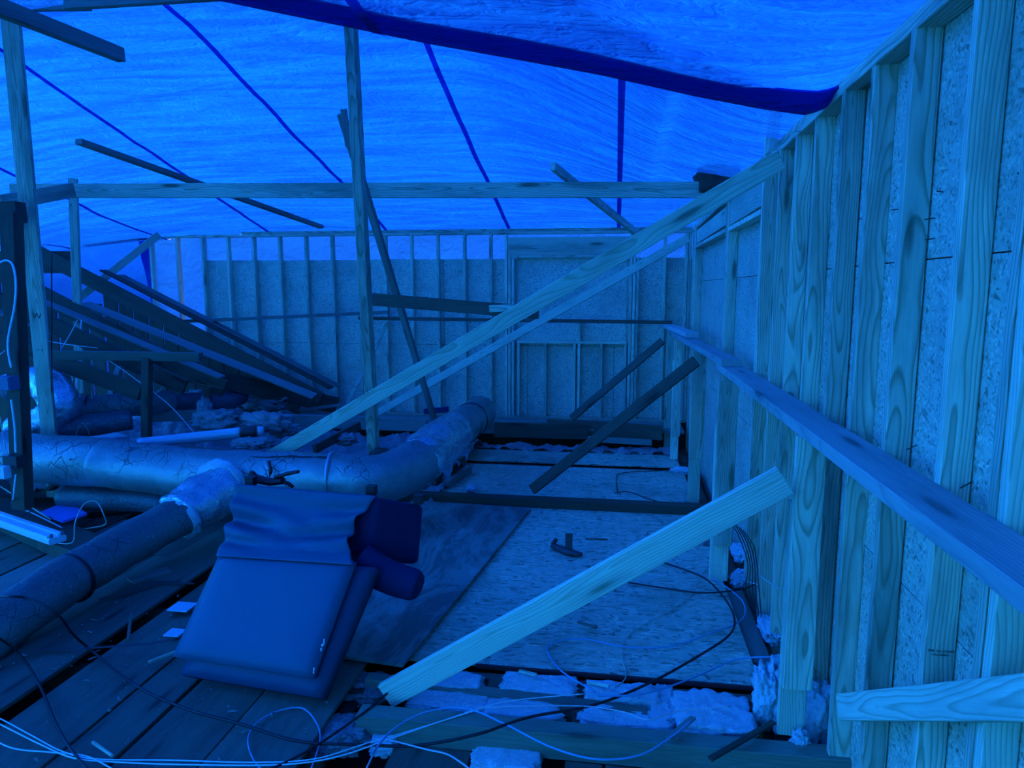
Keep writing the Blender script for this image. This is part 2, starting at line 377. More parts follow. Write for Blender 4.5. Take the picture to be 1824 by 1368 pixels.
# post by the opening that runs up past the plate, with its jack
yk = P(1361, 300, X=W).y
wstud(yk, ztop=3.42, mat='pale'); wstud(yk - .045); 
# header over the first opening, its sill-side posts
y1a, y1b = yk + .05, P(1297, 420, X=W).y
zh1 = P(1330, 388, X=W).z
lumber('header', (W + .03, y1a, (zh1 + plateZ(y1a) - .08) / 2), (W + .03, y1b, (zh1 + plateZ(y1b) - .08) / 2), plateZ(y1b) - .085 - zh1 - .04, .04, 'pale', wr)
lumber('header_bottom', (W + .044, y1a, zh1 - .01), (W + .044, y1b, zh1 - .01), .038, .089, 'pale', wr)
for k in range(4): wstud(y1b + .004 + k * .042, mat=('pine', 'pale', 'pine', 'pale')[k])
y2a, y2b = y1b + .19, P(1238, 470, X=W).y
zh2 = P(1256, 428, X=W).z
lumber('header', (W + .03, y2a, (zh2 + plateZ(y2a) - .08) / 2), (W + .03, y2b, (zh2 + plateZ(y2b) - .08) / 2), plateZ(y2b) - .085 - zh2 - .04, .04, 'pale', wr)
lumber('header_bottom', (W + .044, y2a, zh2 - .01), (W + .044, y2b, zh2 - .01), .038, .089, 'pale', wr)
for k in range(4): wstud(y2b + .004 + k * .042, mat=('pine', 'pale')[k % 2])
y = y2b + .35
while y < D - .06: wstud(y, mat='pale'); y += .3
# top plates (two boards, the upper one in lengths)
lumber('top_plate', (W + SD / 2, -3.8, plateZ(-3.8) - .059), (W + SD / 2, 3.2, plateZ(3.2) - .059), .038, SD, 'pine', wr)
lumber('top_plate', (W + SD / 2, 3.2, plateZ(3.2) - .059), (W + SD / 2, D + .08, plateZ(D) - .059), .038, SD, 'pine', wr)
lumber('cap_plate', (W + SD / 2 + .004, -3.8, plateZ(-3.8) - .0195), (W + SD / 2 + .004, 4.05, plateZ(4.05) - .0195), .038, SD, 'pale', wr)
lumber('cap_plate', (W + SD / 2 + .004, 4.06, plateZ(4.06) - .0195), (W + SD / 2 + .004, D + .08, plateZ(D) - .0195), .038, SD, 'pine', wr)
lumber('bottom_plate', (W + SD / 2, -3.8, -.27), (W + SD / 2, D, -.27), .038, SD, 'brown', wr)
# strand board sheathing, in sheets
xs = W + SD + .002
yy = -3.8
while yy < D + .1:
    y1 = min(yy + 1.217, D + .12)
    for (za, zb) in ((-.3, 1.02), (1.024, 2.2), (2.204, 3.0)):
        slab('sheathing_panel', xs, xs + .011, yy, y1 - .003, za, min(zb, plateZ(y1) - .02), 'osb', wr, along='y')
    yy += 1.22
slab('light_stop_sheet', xs + .0115, xs + .016, -4.2, D + .14, -.32, 3.0, 'darkgap', wr, along='y')  # added opaque backing, keeps daylight from leaking through the panel joints
# nails that missed the studs
for (px, py, L) in ((1668, 340, .09), (1590, 372, .07), (1534, 388, .05), (1722, 462, .07), (1652, 424, .06), (1652, 388, .05), (1810, 308, .08), (1620, 794, .05), (1716, 860, .05)):
    q = P(px, py, X=W + .06)
    tube('nail', [q + Vector((.03, L * .3, .0)), q + Vector((-.02, -L * .6, -.008))], [.0022, .0022], 'steel', wr, seg=6, n=1)
# grade stamp on one stud (faces the camera side)
def text_mesh(name, cu):
    t = bpy.data.objects.new('lettering_curve', cu); COL.objects.link(t); bpy.context.view_layer.update()
    me = bpy.data.meshes.new_from_object(t.evaluated_get(bpy.context.evaluated_depsgraph_get())); bpy.data.objects.remove(t)
    me.materials.clear(); me.materials.append(M['ink'])
    o = bpy.data.objects.new(name, me); COL.objects.link(o); return o
def stamp(text, loc, size, rot, parent, name='grade_stamp'):
    cu = bpy.data.curves.new(name, 'FONT'); cu.body = text; cu.size = size; cu.align_x = 'CENTER'; cu.extrude = .0003
    cu.space_line = .9; cu.materials.append(M['ink'])
    o = text_mesh(name, cu); put(o, parent, Matrix.Translation(loc) @ rot); return o
RX90 = Matrix.Rotation(math.pi / 2, 4, 'X')
sy = ys[0] - .0008
q = P(1652, 1160, Y=sy); stamp('SPIB. No.2 KDHT', (W + SD * .52, sy, q.z), .0105, RX90, studs[0])
stamp('(MILL) 00000 O', (W + SD * .52, sy, q.z - .012), .008, RX90, studs[0])
# ================================================================== back wall
wb = empty('wall_back'); tag(wb, 'timber stud wall with strand board and pale wrap behind', kind='structure')
def bx(px, py=600): return P(px, py, Y=D).x
def bstud(x, z0=.3, z1=2.86, w=ST, mat='pale'):
    return upright('stud', x + w / 2, D + SD / 2, z0, z1, w, SD, mat, wb)
bp = [276, 322, 367, 411, 456, 502, 548, 594, 640, 687, 733, 779, 826, 872]
for p_ in bp: bstud(bx(p_), mat='pale')
for p_ in (899, 905, 911): bstud(bx(p_), z1=(2.86 if p_ == 899 else 2.53), mat='pale')
for p_ in (1119, 1125): bstud(bx(p_), mat='pale')
bstud(bx(1131), z1=2.53, mat='pale')
for p_ in (1178, 1216, 1222): bstud(bx(p_), mat='pale')
# window-like framing: header, sill, cripples
xa, xb = bx(905), bx(1128)
lumber('header', (xa, D + .02, 2.69), (xb, D + .02, 2.69), .24, .04, 'pine', wb)
lumber('header_bottom', (xa, D + .045, 2.548), (xb, D + .045, 2.548), .038, .089, 'pale', wb)
zs = P(1020, 610, Y=D).z
lumber('rough_sill', (bx(921), D + .045, zs), (bx(1117), D + .045, zs), .038, .089, 'pale', wb)
for p_ in (921, 969, 1021, 1029, 1069, 1112): bstud(bx(p_), z1=zs - .02, mat='pale')
bstud(bx(1029), z0=zs + .02, z1=P(1029, 575, Y=D).z + .05)
x0b = bx(140)
lumber('top_plate', (x0b, D + SD / 2, 2.879), (bx(600), D + SD / 2, 2.88), .038, SD, 'pine', wb)
lumber('top_plate', (bx(600), D + SD / 2, 2.88), (W, D + SD / 2, 2.87), .038, SD, 'pine', wb)
lumber('cap_plate', (bx(440), D + SD / 2, 2.917), (W + .05, D + SD / 2, 2.91), .036, SD, 'pine', wb)
lumber('bottom_plate', (x0b, D + SD / 2, .28), (W, D + SD / 2, .28), .038, SD, 'pine', wb)
zo = P(700, 462, Y=D + SD).z
xc = bx(368) + .02; k = 0
while xc < W + .1:
    x1 = min(xc + 1.217, W + .12)
    slab('sheathing_panel', xc, x1 - .003, D + SD + .002, D + SD + .013, .25, 1.3, 'osbback', wb)
    slab('sheathing_panel', xc, x1 - .003, D + SD + .002, D + SD + .013, 1.304, zo + random.uniform(-.006, .006), 'osbback', wb)
    xc += 1.22
slab('light_stop_sheet', bx(368) + .01, W + .14, D + SD + .0135, D + SD + .018, .2, zo - .004, 'darkgap', wb)  # added behind the back wall panels too, to block light
slab('sheathing_panel', bx(920), bx(1115), D + SD - .012, D + SD + .0015, zs + .02, zo + .01, 'osbback', wb)
slab('sheathing_panel', bx(274), bx(368) + .015, D + SD + .002, D + SD + .013, .2, 1.25, 'osbback', wb)
# pale wrap over the top strip and the three bays at its end
def wrap_pt(x, z):
    return (x, D + SD + .03 + .015 * noise.noise(Vector((x * 2.3, z * 2, 0))) + .01 * noise.noise(Vector((x * 7, z * 5, 3))), z)
rows = [[wrap_pt(lerp(bx(369), W + .1, j / 120), lerp(zo - .2, 2.9, i / 8)) for j in range(121)] for i in range(9)]
o = sheet('house_wrap', rows, 'wrap'); tag(o, 'pale translucent wrap strip behind the top of the back wall studs', 'wrap')
rows = []
for i in range(31):
    t = i / 30; r = []
    for j in range(31):
        s = j / 30; z = lerp(2.88, 1.2, t); xl = lerp(bx(245), bx(268), min(1, t * 1.3)); x = lerp(xl, bx(369), s)
        q = wrap_pt(x, z); r.append((q[0], q[1] + .03 + .03 * noise.noise(Vector((x * 3, z * 3, 9))), q[2]))
    rows.append(r)
o = sheet('house_wrap', rows, 'wrap'); tag(o, 'crumpled pale wrap hanging full height beside the strand board', 'wrap')
# ================================================================== floor
fl = empty('floor'); tag(fl, 'attic floor of dark planks, joists and strand board', kind='structure')
slab('ceiling_below', -13, 3, -4.2, 12.5, -.5, -.3, 'darkgap', fl)
# strand board walkway
def fpanel(x0, x1, y0, y1, z=0.0): return slab('floor_panel', x0, x1, y0 + .003, y1 - .003, z - .019, z, 'osbfloor', fl)
fpanel(-1.35, .80, 3.62, 5.06); fpanel(-1.5, .82, 5.06, 6.48)
fpanel(-1.95, .80, 6.60, 8.10, .0); fpanel(-1.95, .78, 8.28, 9.1)
slab('edge_trim', -.75, .78, 3.602, 3.62, -.02, .002, 'edge', fl)
slab('joist', -2.4, .82, 6.48, 6.6, -.15, .085, 'old', fl)
slab('slot_board', -1.75, .64, 8.1, 8.12, -.05, .004, 'edge', fl)
slab('joist', -1.85, .66, 8.13, 8.26, -.2, -.045, 'grey', fl)
# joists under the walkway run across
for yj in (3.53, 4.1, 4.6, 5.1, 5.6, 6.1, 7.1, 7.6, 8.7):
    slab('joist', -2.3 if yj > 3.6 else -.95, .9, yj, yj + .055, -.24, -.021 if yj > 3.6 else -.03, 'plank', fl)
# old planks on the left, running away from the camera
edges = [(-4.05, -3.60, .0), (-3.58, -3.38, .02), (-3.36, -2.96, .055), (-2.90, -2.47, .01), (-2.465, -2.20, .004), (-2.19, -1.80, .0), (-1.79, -1.36, .012)]
for k, (a, b, z) in enumerate(edges):
    y0 = .4; cuts = sorted(random.uniform(3.4, 5.6) for _ in range(1)) + [7.2 if k < 6 else 3.64]
    if k == 6: cuts = [3.64]
    for c_ in cuts:
        if c_ - y0 < .3: continue
        pl = lumber('plank', ((a + b) / 2, y0, z - .012), ((a + b) / 2 + random.uniform(-.01, .01), c_ - .006, z - .012), .024, b - a - .006, 'plankpale' if k == 6 or (k == 0) else 'plank', fl)
        y0 = c_
for k in range(17):
    x = -4.30 - k * .42
    lumber('plank', (x, 1.2 - .3 * (k % 3), -.02), (x + .02, 5.6 + .35 * (k % 2), -.02), .024, .39, ('grey', 'plank', 'plankpale')[k % 3], fl)
# planks right at the bottom edge of the view, across the joists
for (a, b) in ((-1.02, -.64), (-.20, -.02), (-.015, .22), (.225, .45)):
    lumber('plank', ((a + b) / 2, 2.2, -.09), ((a + b) / 2, 2.98, -.09), .024, b - a - .008, 'plank', fl)
for yj in (2.3, 2.75, 3.3):
    slab('joist', -4.6, -1.3, yj, yj + .05, -.2, -.03, 'old', fl)
for yj in (4.0, 4.7, 5.4, 6.1, 6.8):
    slab('joist', -6.5, -2.0, yj, yj + .05, -.2, -.03, 'old', fl)
# sleepers across the insulation bays
lumber('sleeper', P(640, 1264, Z=.045) - Vector((0, 0, .065)), P(1600, 1350, Z=.045) - Vector((0, 0, .065)), .13, .105, 'plankpale', fl)
lumber('sleeper', P(655, 1203, Z=.01) - Vector((0, 0, .035)), P(1153, 1266, Z=.01) - Vector((0, 0, .035)), .07, .075, 'plankpale', fl)
for x in (-.62, -.14, .30, .55):
    lumber('noggin', (x, 3.07, -.055), (x + .01, 3.56, -.055), .06, .09, 'old', fl)
lumber('noggin', (-1.34, 2.4, -.1), (-1.36, 3.5, -.1), .05, .07, 'old', fl)
lumber('noggin', (-1.30, 3.10, -.06), (-1.05, 3.12, -.06), .05, .06, 'brown', fl)
# beams at the foot of the back wall
lumber('ledge_beam', (-5.2, 9.02, .24), (-1.55, 9.12, .24), .14, .09, 'grey', fl)
lumber('ledge_beam', (-1.6, 9.10, .22), (-.35, 9.16, .22), .20, .09, 'old', fl)
lumber('ledge_beam', (-.9, 9.22, .27), (.62, 9.16, .23), .19, .09, 'brown', fl)
lumber('ledge_beam', (-.35, 9.06, .14), (.48, 9.05, .12), .07, .06, 'grey', fl)
slab('ledge_board', -6.5, .9, 9.15, D + .1, .225, .26, 'grey', fl)
slab('rim_joist', -12, 1.1, D + .06, D + .11, -.35, .262, 'old', fl)  # added below the back wall to shut out a light leak
slab('rim_joist', .80, .96, 2.2, 9.6, -.25, -.06, 'old', fl, along='y')
slab('rim_board', .79, .92, 3.9, 4.9, -.14, -.02, 'grey', fl, along='y')
# ================================================================== overhead tarps
edge_pts = [P(430, 2, Y=3.02), P(600, 37, Y=3.12), P(760, 70, Y=3.22), P(916, 98, Y=3.32), P(1067, 126, Y=3.42), P(1240, 165, Y=3.54), P(1360, 188, Y=3.62), P(1440, 199, Y=3.68)]
eY = [(-12, 2.9), (-4.4, 2.9), (-2.6, 2.96)] + [(p.x, p.y) for p in edge_pts] + [(1.2, 3.7)]
eZ = [(-12, 4.05), (-4.4, 4.05), (-2.9, 3.62)] + [(p.x, p.z) for p in edge_pts] + [(1.15, 3.05)]
prof = [(D + .15, 2.925), (9.0, 3.14), (8.0, 3.42), (7.0, 3.66), (6.0, 3.92), (5.2, 4.14), (4.5, 4.22)]
def left_drop(x, y=5.0): return (.04 * max(0, -4.6 - x) ** 2) * lerp(.35, 1, sstep(9.9, 8.3, y)) + .06 * max(0, -8.2 - x) ** 2
def side(x, y): return lerp(.10, 1.0, sstep(1.2, -1.6, x))
def tarp_col(x, n=46):
    ye, ze = interp(eY, x), interp(eZ, x)
    pts = [Vector((0, y, lerp(plateZ(y) if x > .3 else 2.925, z, side(x, y)) if i else lerp(2.93, z, 1))) for i, (y, z) in enumerate(prof)]
    pk = pts[-1].z
    pts += [Vector((0, lerp(4.5, ye, .55), lerp(pk, ze, .22))), Vector((0, ye + .16, lerp(pk, ze, .75))), Vector((0, ye, ze))]
    pa = smooth_path(pts, 8); out = []
    for i, p in enumerate(pa):
        k = sstep(0, 3, i) * (1 - sstep(len(pa) - 8, len(pa) - 1, i))
        z = p.z - left_drop(x, p.y)
        wr_ = .02 * noise.noise(Vector((x * .55 + p.y * .3, p.y * 2.4, 0))) + .008 * noise.noise(Vector((x * 1.6, p.y * 5.5, 4))) + .05 * noise.noise(Vector((x * .4, p.y * .5, 8)))
        out.append(Vector((x, p.y, z + wr_ * k)))
    return out
t1 = empty('blue_tarp', (-3, 6, 3.9)); tag(t1, 'large blue tarp stretched over the attic down to the back wall', 'tarp')
cols = [tarp_col(lerp(-11.5, 1.13, j / 150)) for j in range(151)]
cols += [[p + Vector((.06 * k, 0, -.16 * k * k)) for p in cols[150]] for k in (1, 2, 3)]
sheet('tarp_sheet', cols, 'tarp', t1)
def seam(x, parent, w=.05, fn=tarp_col, off=.012):
    a, b = fn(x - w / 2), fn(x + w / 2)
    rows = [[p - Vector((0, -.004, off)) for p in a], [p - Vector((0, -.004, off)) for p in b]]
    return sheet('seam', rows, 'seam', parent)
for x in (-9.9, -8.4, -6.8, -5.09, -3.3, -1.52, .0): seam(x, t1)
# unseen left end of the tarp, hanging to the floor, passes added fill light
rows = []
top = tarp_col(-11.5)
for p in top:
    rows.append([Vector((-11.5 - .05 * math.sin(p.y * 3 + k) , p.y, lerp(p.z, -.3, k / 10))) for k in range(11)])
sheet('side_fill_curtain', rows, 'tarpfill', t1)
# the near sheet: lower, behind the drooping edge, going on over the camera and down behind it
t2 = empty('blue_tarp', (-1, 1, 3.2)); tag(t2, 'nearer blue tarp with a dark drooping rolled edge above the stud wall', 'tarp')
def near_col(x, n=40):
    ye, ze = interp(eY, x), interp(eZ, x); out = []
    for i in range(n + 1):
        t = i / n
        if t < .8:
            s = t / .8; y = lerp(ye, -3.6, s); z = ze + .10 * math.sin(min(1, s * 3.2) * math.pi) * (0 if x > .9 else 1) - .02 * min(1, i)
            if x > .5 and i: z = max(z, lerp(z, plateZ(y) + .02, sstep(.5, 1.05, x)))
            k = sstep(0, 4, i) * (1 - sstep(.6, 1.1, x))
            z += k * (.03 * noise.noise(Vector((x * 1.1 + y * .3, y * 1.8, 20))) + .012 * noise.noise(Vector((x * 2, y * 6, 5))))
            out.append(Vector((x, y, z - left_drop(x))))
        else:
            s = (t - .8) / .2; out.append(Vector((x, -3.6 - .2 * math.sin(s * 3 + x), lerp(ze - left_drop(x), -.3, s))))
    return out
ncols = [near_col(lerp(-11.5, 1.13, j / 110)) for j in range(111)]
sheet('end_fill_curtain', [c[32:] for c in ncols], 'tarpfill', t2)  # unseen curtain behind the camera, lets in added fill light
ncols = [c[:33] for c in ncols]
ncols += [[p + Vector((.06 * k, 0, -.16 * k * k)) for p in ncols[110]] for k in (1, 2, 3)]
sheet('tarp_sheet', ncols, 'tarp', t2)
sheet('side_fill_curtain', [[Vector((-11.5 - .05 * math.sin(p.y * 3 + k), p.y, lerp(p.z, -.3, k / 10))) for k in range(11)] for p in ncols[0]], 'tarpfill', t2)  # unseen near part of the left curtain, same added fill light
# rolled edge of the near sheet: two more layers along the droop
hem = []
for j in range(111):
    x = lerp(-4.2, 1.12, j / 110); c_ = near_col(x); e = c_[0]; d = (c_[3] - c_[0]).normalized()
    r = []
    for (s, h) in ((.20, .012), (.12, .022), (.04, .03), (-.012, .012), (-.012, -.014), (.05, -.026 - .012 * noise.noise(Vector((x * 3, 0, 0)))), (.12, -.018), (.20, .004)):
        r.append(e + d * (s * (1 + .18 * noise.noise(Vector((x * 1.3, 2, 0))))) + Vector((0, 0, h)))
    hem.append(r)
sheet('rolled_edge', hem, 'seam', t2)
for x in (-6.6, -4.6, -1.08): seam(x, t2, .055, near_col, .02)
# hanging blue tarp beside the wall wrap, left end of the back wall
rows = []
for i in range(25):
    t = i / 24; r = []
    for j in range(41):
        s = j / 40; x = lerp(-12.3, bx(272), s); z = lerp(2.94 - left_drop(x, 9.9), -.3, t)
        r.append(Vector((x, D + .145 + .25 * t + .06 * sstep(0, .15, t) * noise.noise(Vector((x * 1.2 + z, z * 1.5, 2))), z)))
    rows.append(r)
o = sheet('hanging_tarp', rows, 'tarp2'); tag(o, 'deep blue tarp hanging below the plate left of the pale wrap', 'tarp')
# ================================================================== rail along the right wall
zr = 1.52
stick('guard_rail', (.885, -1.5, zr - .026), (.878, 5.75, zr - .028), .052, .17, 'near length of weathered guard rail along the stud wall', 'rail', 'rail', 'guard rail lengths')
ra = P(1300, 652, X=.86); rb = P(1168, 590, X=.66)
stick('guard_rail', (.865, 5.42, 1.546), (.72, 8.9, 1.562), .052, .15, 'middle length of guard rail overlapping the near one', 'rail', 'rail', 'guard rail lengths')
stick('guard_rail', (.80, 7.6, 1.612), (.66, 9.6, 1.62), .05, .14, 'far length of guard rail ending near the back wall', 'rail', 'rail', 'guard rail lengths')
def rail_post(name_lab, x, y, ztop, zsp, zb, w=.125):
    r = empty('rail_post', (x, y, zb)); tag(r, name_lab, 'post', 'posts under the guard rail')
    upright('upper_board', x, y, zsp, ztop, w, .038, 'pine', r)
    upright('lower_board', x - .008, y + .039, zb, ztop - .3, w * .95, .038, 'pale', r)
    return r
rail_post('nearest guard rail post, its lower end in white insulation', .845, 3.12, 1.466, .30, .047)
rail_post('second guard rail post standing on the strand board', .775, 4.97, 1.464, .28, .0, .135)
rail_post('third guard rail post, beside the white wool scrap', .775, 6.70, 1.52, .50, .0, .12)
rail_post('fourth and farthest guard rail post near the back wall', .745, 8.65, 1.535, .30, .0, .10)
for (y, x) in ((9.35, .70),):
    o = upright('rail_post', x, y, .0, 1.58, .10, .038, 'pale'); tag(o, 'corner post carrying the far end of the guard rail', 'post', 'posts under the guard rail')
stick('cross_rail', (-3.55, 9.30, 1.70), (.72, 9.42, 1.665), .045, .09, 'long dark horizontal rail in front of the back wall', 'rail', 'brown')
stick('rail_board', P(318, 573, Y=8.9), P(692, 556, Y=9.2), .045, .09, 'bluish grey board leaning level across the back wall studs', 'board', 'grey')
# braces
stick('brace', P(1398, 855, Y=3.08), P(688, 1238, Y=3.2), .135, .038, 'pale new brace from nearest rail post down to the sleeper', 'brace', 'pale', up=(0, -.05, 1))
stick('brace', P(1240, 643, Y=6.35), P(948, 872, Y=6.64), .10, .05, 'dark brown brace from rail to the floor joist', 'brace', 'old', up=(0, .2, 1))
stick('brace', P(1180, 607, Y=8.75), P(1018, 745, Y=9.0), .09, .045, 'dark brown brace against the far end of the rail', 'brace', 'brown', up=(0, .2, 1))
stick('brace', P(1392, 284, Y=4.30), P(468, 822, Y=5.75), .115, .038, 'long new board slanting from stud wall top to the duct', 'brace', 'pale', up=(0, -.25, 1))
stick('brace', P(1226, 424, Y=8.75), P(660, 742, Y=8.95), .10, .038, 'farther stained board slanting across the back wall to its corner', 'brace', 'pale', up=(0, .1, 1))
stick('brace', P(1500, 1260, X=W - .022), P(1900, 1240, X=W - .022), .10, .038, 'knotty board nailed low across the nearest studs', 'brace', 'pale')
# ================================================================== big timbers
stick('crossbeam', P(20, 340, Y=6.6), P(1310, 338, Y=6.6), .14, .04, 'long knotty crossbeam spanning below the tarp to the stud wall', 'beam', 'pine')
stick('timber', P(0, 362, Y=5.6), P(130, 338, Y=6.5), .14, .04, 'short new board meeting the crossbeam at its far post', 'board', 'pine')
o = blob('wood_chunk', P(1277, 322, Y=6.62), (.19, .12, .11), 'rust', 3, .28, 3, 2.5, box=.6); tag(o, 'charred dark wood chunk on top of the crossbeam end', 'wood chunk')
stick('post', P(98, 884, Y=5.9), P(18, 20, Y=5.0), .13, .045, 'tall new post at the left holding up the tarp', 'post', 'pine', 'tarp posts', up=(1, .25, 0))
tp = empty('post', P(667, 820, Y=5.85)); tag(tp, 'tall slightly leaning post in the middle under the tarp', 'post', 'tarp posts')
lumber('post_board', P(664, 850, Y=5.85), P(620, 38, Y=5.1), .065, .038, 'pine', tp, up=(1, .3, 0))
lumber('post_board', P(673, 850, Y=5.87), P(629, 38, Y=5.12), .04, .06, 'pine', tp, up=(1, -.4, 0))
stick('brace', P(609, 205, Y=5.44), P(782, 775, Y=8.2), .075, .038, 'thin stick slanting down from middle post to the floor', 'brace', 'grey', up=(1, -.5, 0))
stick('block', P(612, 195, Y=5.38), P(621, 262, Y=5.42), .05, .04, 'short block nailed to the middle post', 'block', 'grey', up=(1, .3, 0))
stick('post', P(143, 700, Y=7.4), P(130, 318, Y=7.4), .09, .05, 'far post at the end of the crossbeam beside the old rafters', 'post', 'pine', 'tarp posts', up=(1, .3, 0))
stick('brace', P(135, 535, Y=8.6), P(283, 418, Y=9.55), .10, .04, 'short new brace from old rafters up to the back wall plate', 'brace', 'pale', up=(0, .1, 1))
stick('brace', P(608, 742, Y=9.0), P(690, 575, Y=9.4), .05, .045, 'slim bright prop in front of the back wall', 'brace', 'pale', up=(0, .2, 1))
stick('tarp_batten', P(-60, -10, Y=3.15), P(215, 98, Y=4.25), .085, .06, 'stout timber reaching in overhead at top left', 'timber', 'grey', 'timbers under the tarp', up=(0, 0, 1))
stick('tarp_batten', P(118, 8, Y=4.8), P(435, -12, Y=4.8), .07, .05, 'timber across the very top under the tarp', 'timber', 'grey', 'timbers under the tarp')
stick('tarp_batten', P(-40, 9, Y=5.0), P(160, 7, Y=4.9), .09, .04, 'timber end at the top left corner beyond the stout one', 'timber', 'grey', 'timbers under the tarp')
stick('tarp_batten', P(140, 252, Y=6.0), P(572, 404, Y=9.7), .05, .085, 'grey batten running from under the tarp to the back wall', 'timber', 'grey', 'timbers under the tarp')
stick('tarp_batten', P(985, 296, Y=7.3), P(1140, 420, Y=9.68), .085, .05, 'batten slanting to the back wall near the header', 'timber', 'pine', 'timbers under the tarp')
# rust brown beam in mid air with its blocks
stick('beam_offcut', P(662, 533, Y=6.2), P(960, 557, Y=6.3), .115, .05, 'rusty brown beam fixed level to the middle post', 'beam', 'brown')
stick('block', P(872, 550, Y=6.1), P(916, 548, Y=6.12), .06, .09, 'small pale block on the rusty brown beam', 'block', 'pine')
# ================================================================== old roof remains
rf = empty('rafter_frame', P(300, 640, Y=8.2)); tag(rf, 'collapsed dark old rafters sloping down to the back wall', 'rafters')
def raf(a, b, Ya, Yb, w=.19, t=.05, mat='old', name='rafter'):
    return lumber(name, P(*a, Y=Ya), P(*b, Y=Yb), w, t, mat, rf)
raf((20, 425), (572, 712), 8.5, 8.7)
raf((-60, 455), (400, 693), 7.3, 7.5, .20)
raf((-80, 498), (330, 690), 6.6, 6.8, .17)
raf((-80, 575), (250, 700), 6.2, 6.3, .16)
raf((225, 640), (600, 722), 7.2, 8.9, .22, .05, name='hip_rafter')
raf((0, 467), (140, 467), 8.7, 8.7, .3, .04, name='collar_board')
lumber('tie_beam', P(66, 632, Y=6.0), P(358, 636, Y=6.2), .085, .09, 'plank', rf)
# sheathing boards still on the rafters (laid along Y, on their top edges)
A, B = P(20, 412, Y=8.6), P(585, 700, Y=8.75)
slope = (B - A)
d = slope.normalized()
for k in range(2):
    off_ = .05 + .16 * k
    a_ = A + slope * (.28 + .03 * k) + Vector((0, off_ + .05, .075)); b_ = B + Vector((.05 * k, off_ + .05, .055)) - slope * .0
    lumber('roof_board', a_, b_, .022, .15, 'grey' if k % 2 else 'old', rf, up=(-d.z, 0, d.x))
def roof_strip(a, b, Ya, Yb, w, mat='grey'):
    p0, p1 = P(*a, Y=Ya), P(*b, Y=Yb); dd = (p1 - p0).normalized()
    lumber('roof_board', p0, p1, .02, w, mat, rf, up=(-dd.z, 0, dd.x))
roof_strip((150, 540), (560, 706), 7.75, 8.3, .26)
roof_strip((60, 530), (395, 672), 6.95, 7.15, .16)
roof_strip((-30, 545), (300, 668), 6.9, 7.1, .14)
stick('old_post', P(41, 905, Y=4.95), P(20, 378, Y=4.95), .125, .1, 'dark old post with junction box at the left edge', 'post', 'old', up=(1, 0, 0))
stick('old_beam', P(-60, 380, Y=5.0), P(38, 378, Y=5.05), .16, .12, 'dark old beam end on top of the dark post', 'beam', 'old')
stick('old_post', P(261, 778, Y=6.1), P(262, 638, Y=6.1), .08, .07, 'short dark post under the old tie beam', 'post', 'old', up=(1, 0, 0))
stick('old_post', P(368, 742, Y=7.4), P(370, 690, Y=7.4), .085, .07, 'stub of dark post under the hip rafter', 'post', 'old', up=(1, 0, 0))
stick('prop', P(195, 712, Y=7.2), P(212, 655, Y=7.6), .07, .05, 'leaning grey prop in the dark under the rafters', 'prop', 'grey', up=(1, 0, 0))
# added dark boards standing in for the shaded void behind the old roof
gb = empty('shade_screen', (-8, 9.4, 0)); tag(gb, 'added dark screen standing in for the shadow behind old rafters', 'screen')
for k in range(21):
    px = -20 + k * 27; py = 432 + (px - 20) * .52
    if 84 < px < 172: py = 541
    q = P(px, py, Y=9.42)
    lumber('shade_board', (q.x, 9.42, .0), (q.x, 9.42, max(q.z, .3)), .22, .02, 'old', gb, up=(1, 0, 0))
# ================================================================== ducts
du = empty('trunk_duct', P(370, 900, Y=5.4)); tag(du, 'thick foil wrapped trunk duct bending away to the back wall', 'duct')
tr_pts = [P(-900, 745, Y=5.3), P(60, 815, Y=5.4), P(200, 826, Y=5.4), P(370, 845, Y=5.42), P(560, 850, Y=5.42), P(672, 850, Y=5.5), P(738, 828, Y=5.9), P(775, 795, Y=6.5), P(820, 762, Y=7.5), P(856, 735, Y=8.8)]
tube('duct_shell', tr_pts, [.215, .215, .215, .215, .205, .205, .205, .205, .205, .205], 'duct', du, seg=40, n=10, bumpy=.022, freq=3.5)
tp_ = smooth_path(tr_pts, 10)
tube('foil_sleeve', [tp_[i] for i in (61, 65, 70, 74, 77)], [.216, .222, .224, .222, .216], 'foil', du, seg=40, n=6, bumpy=.02, seed=4)
for t_, (px, py, Y_) in enumerate(((826, 758, 7.7), (838, 748, 8.1))):
    c_ = P(px, py, Y=Y_); ring_band('band', c_, (.02, 1, 0), .209, .03, 'steel', du, 40)
c_ = P(592, 849, Y=5.43); ring_band('band', c_, (1, -.05 + .2, 0), .207, .025, 'galv', du, 40)
# torn seam along the top of the trunk
tube('torn_seam', [P(440, 822, Y=5.33) + Vector((0, .0, .03)), P(520, 815, Y=5.34), P(600, 818, Y=5.36), P(672, 826, Y=5.4)], [.012, .014, .012, .008], 'black', du, seg=6, n=8, bumpy=.012, freq=20)
tube('torn_flap', [P(478, 822, Y=5.25), P(482, 836, Y=5.2), P(480, 850, Y=5.2)], [.014, .01, .006], 'black', du, seg=6, n=6, bumpy=.01, freq=22)
br = empty('branch_duct', P(100, 1110, Z=0)); tag(br, 'narrower scratched branch duct coming towards the camera', 'duct')
bpts = [P(330, 915, Y=4.82), P(260, 952, Y=4.5), P(200, 985, Y=4.2), P(100, 1045, Y=3.72), P(0, 1115, Y=3.32), P(-110, 1195, Y=3.0), P(-420, 1400, Y=2.3)]
tube('duct_shell', bpts, [.155] * 7, 'ductdull', br, seg=36, n=8, bumpy=.012, freq=5, seed=2)
tube('torn_wrap', [P(400, 868, Y=5.22), P(360, 892, Y=5.0), P(318, 922, Y=4.78)], [.21, .205, .175], 'foil', br, seg=36, n=8, bumpy=.045, freq=7, seed=5)
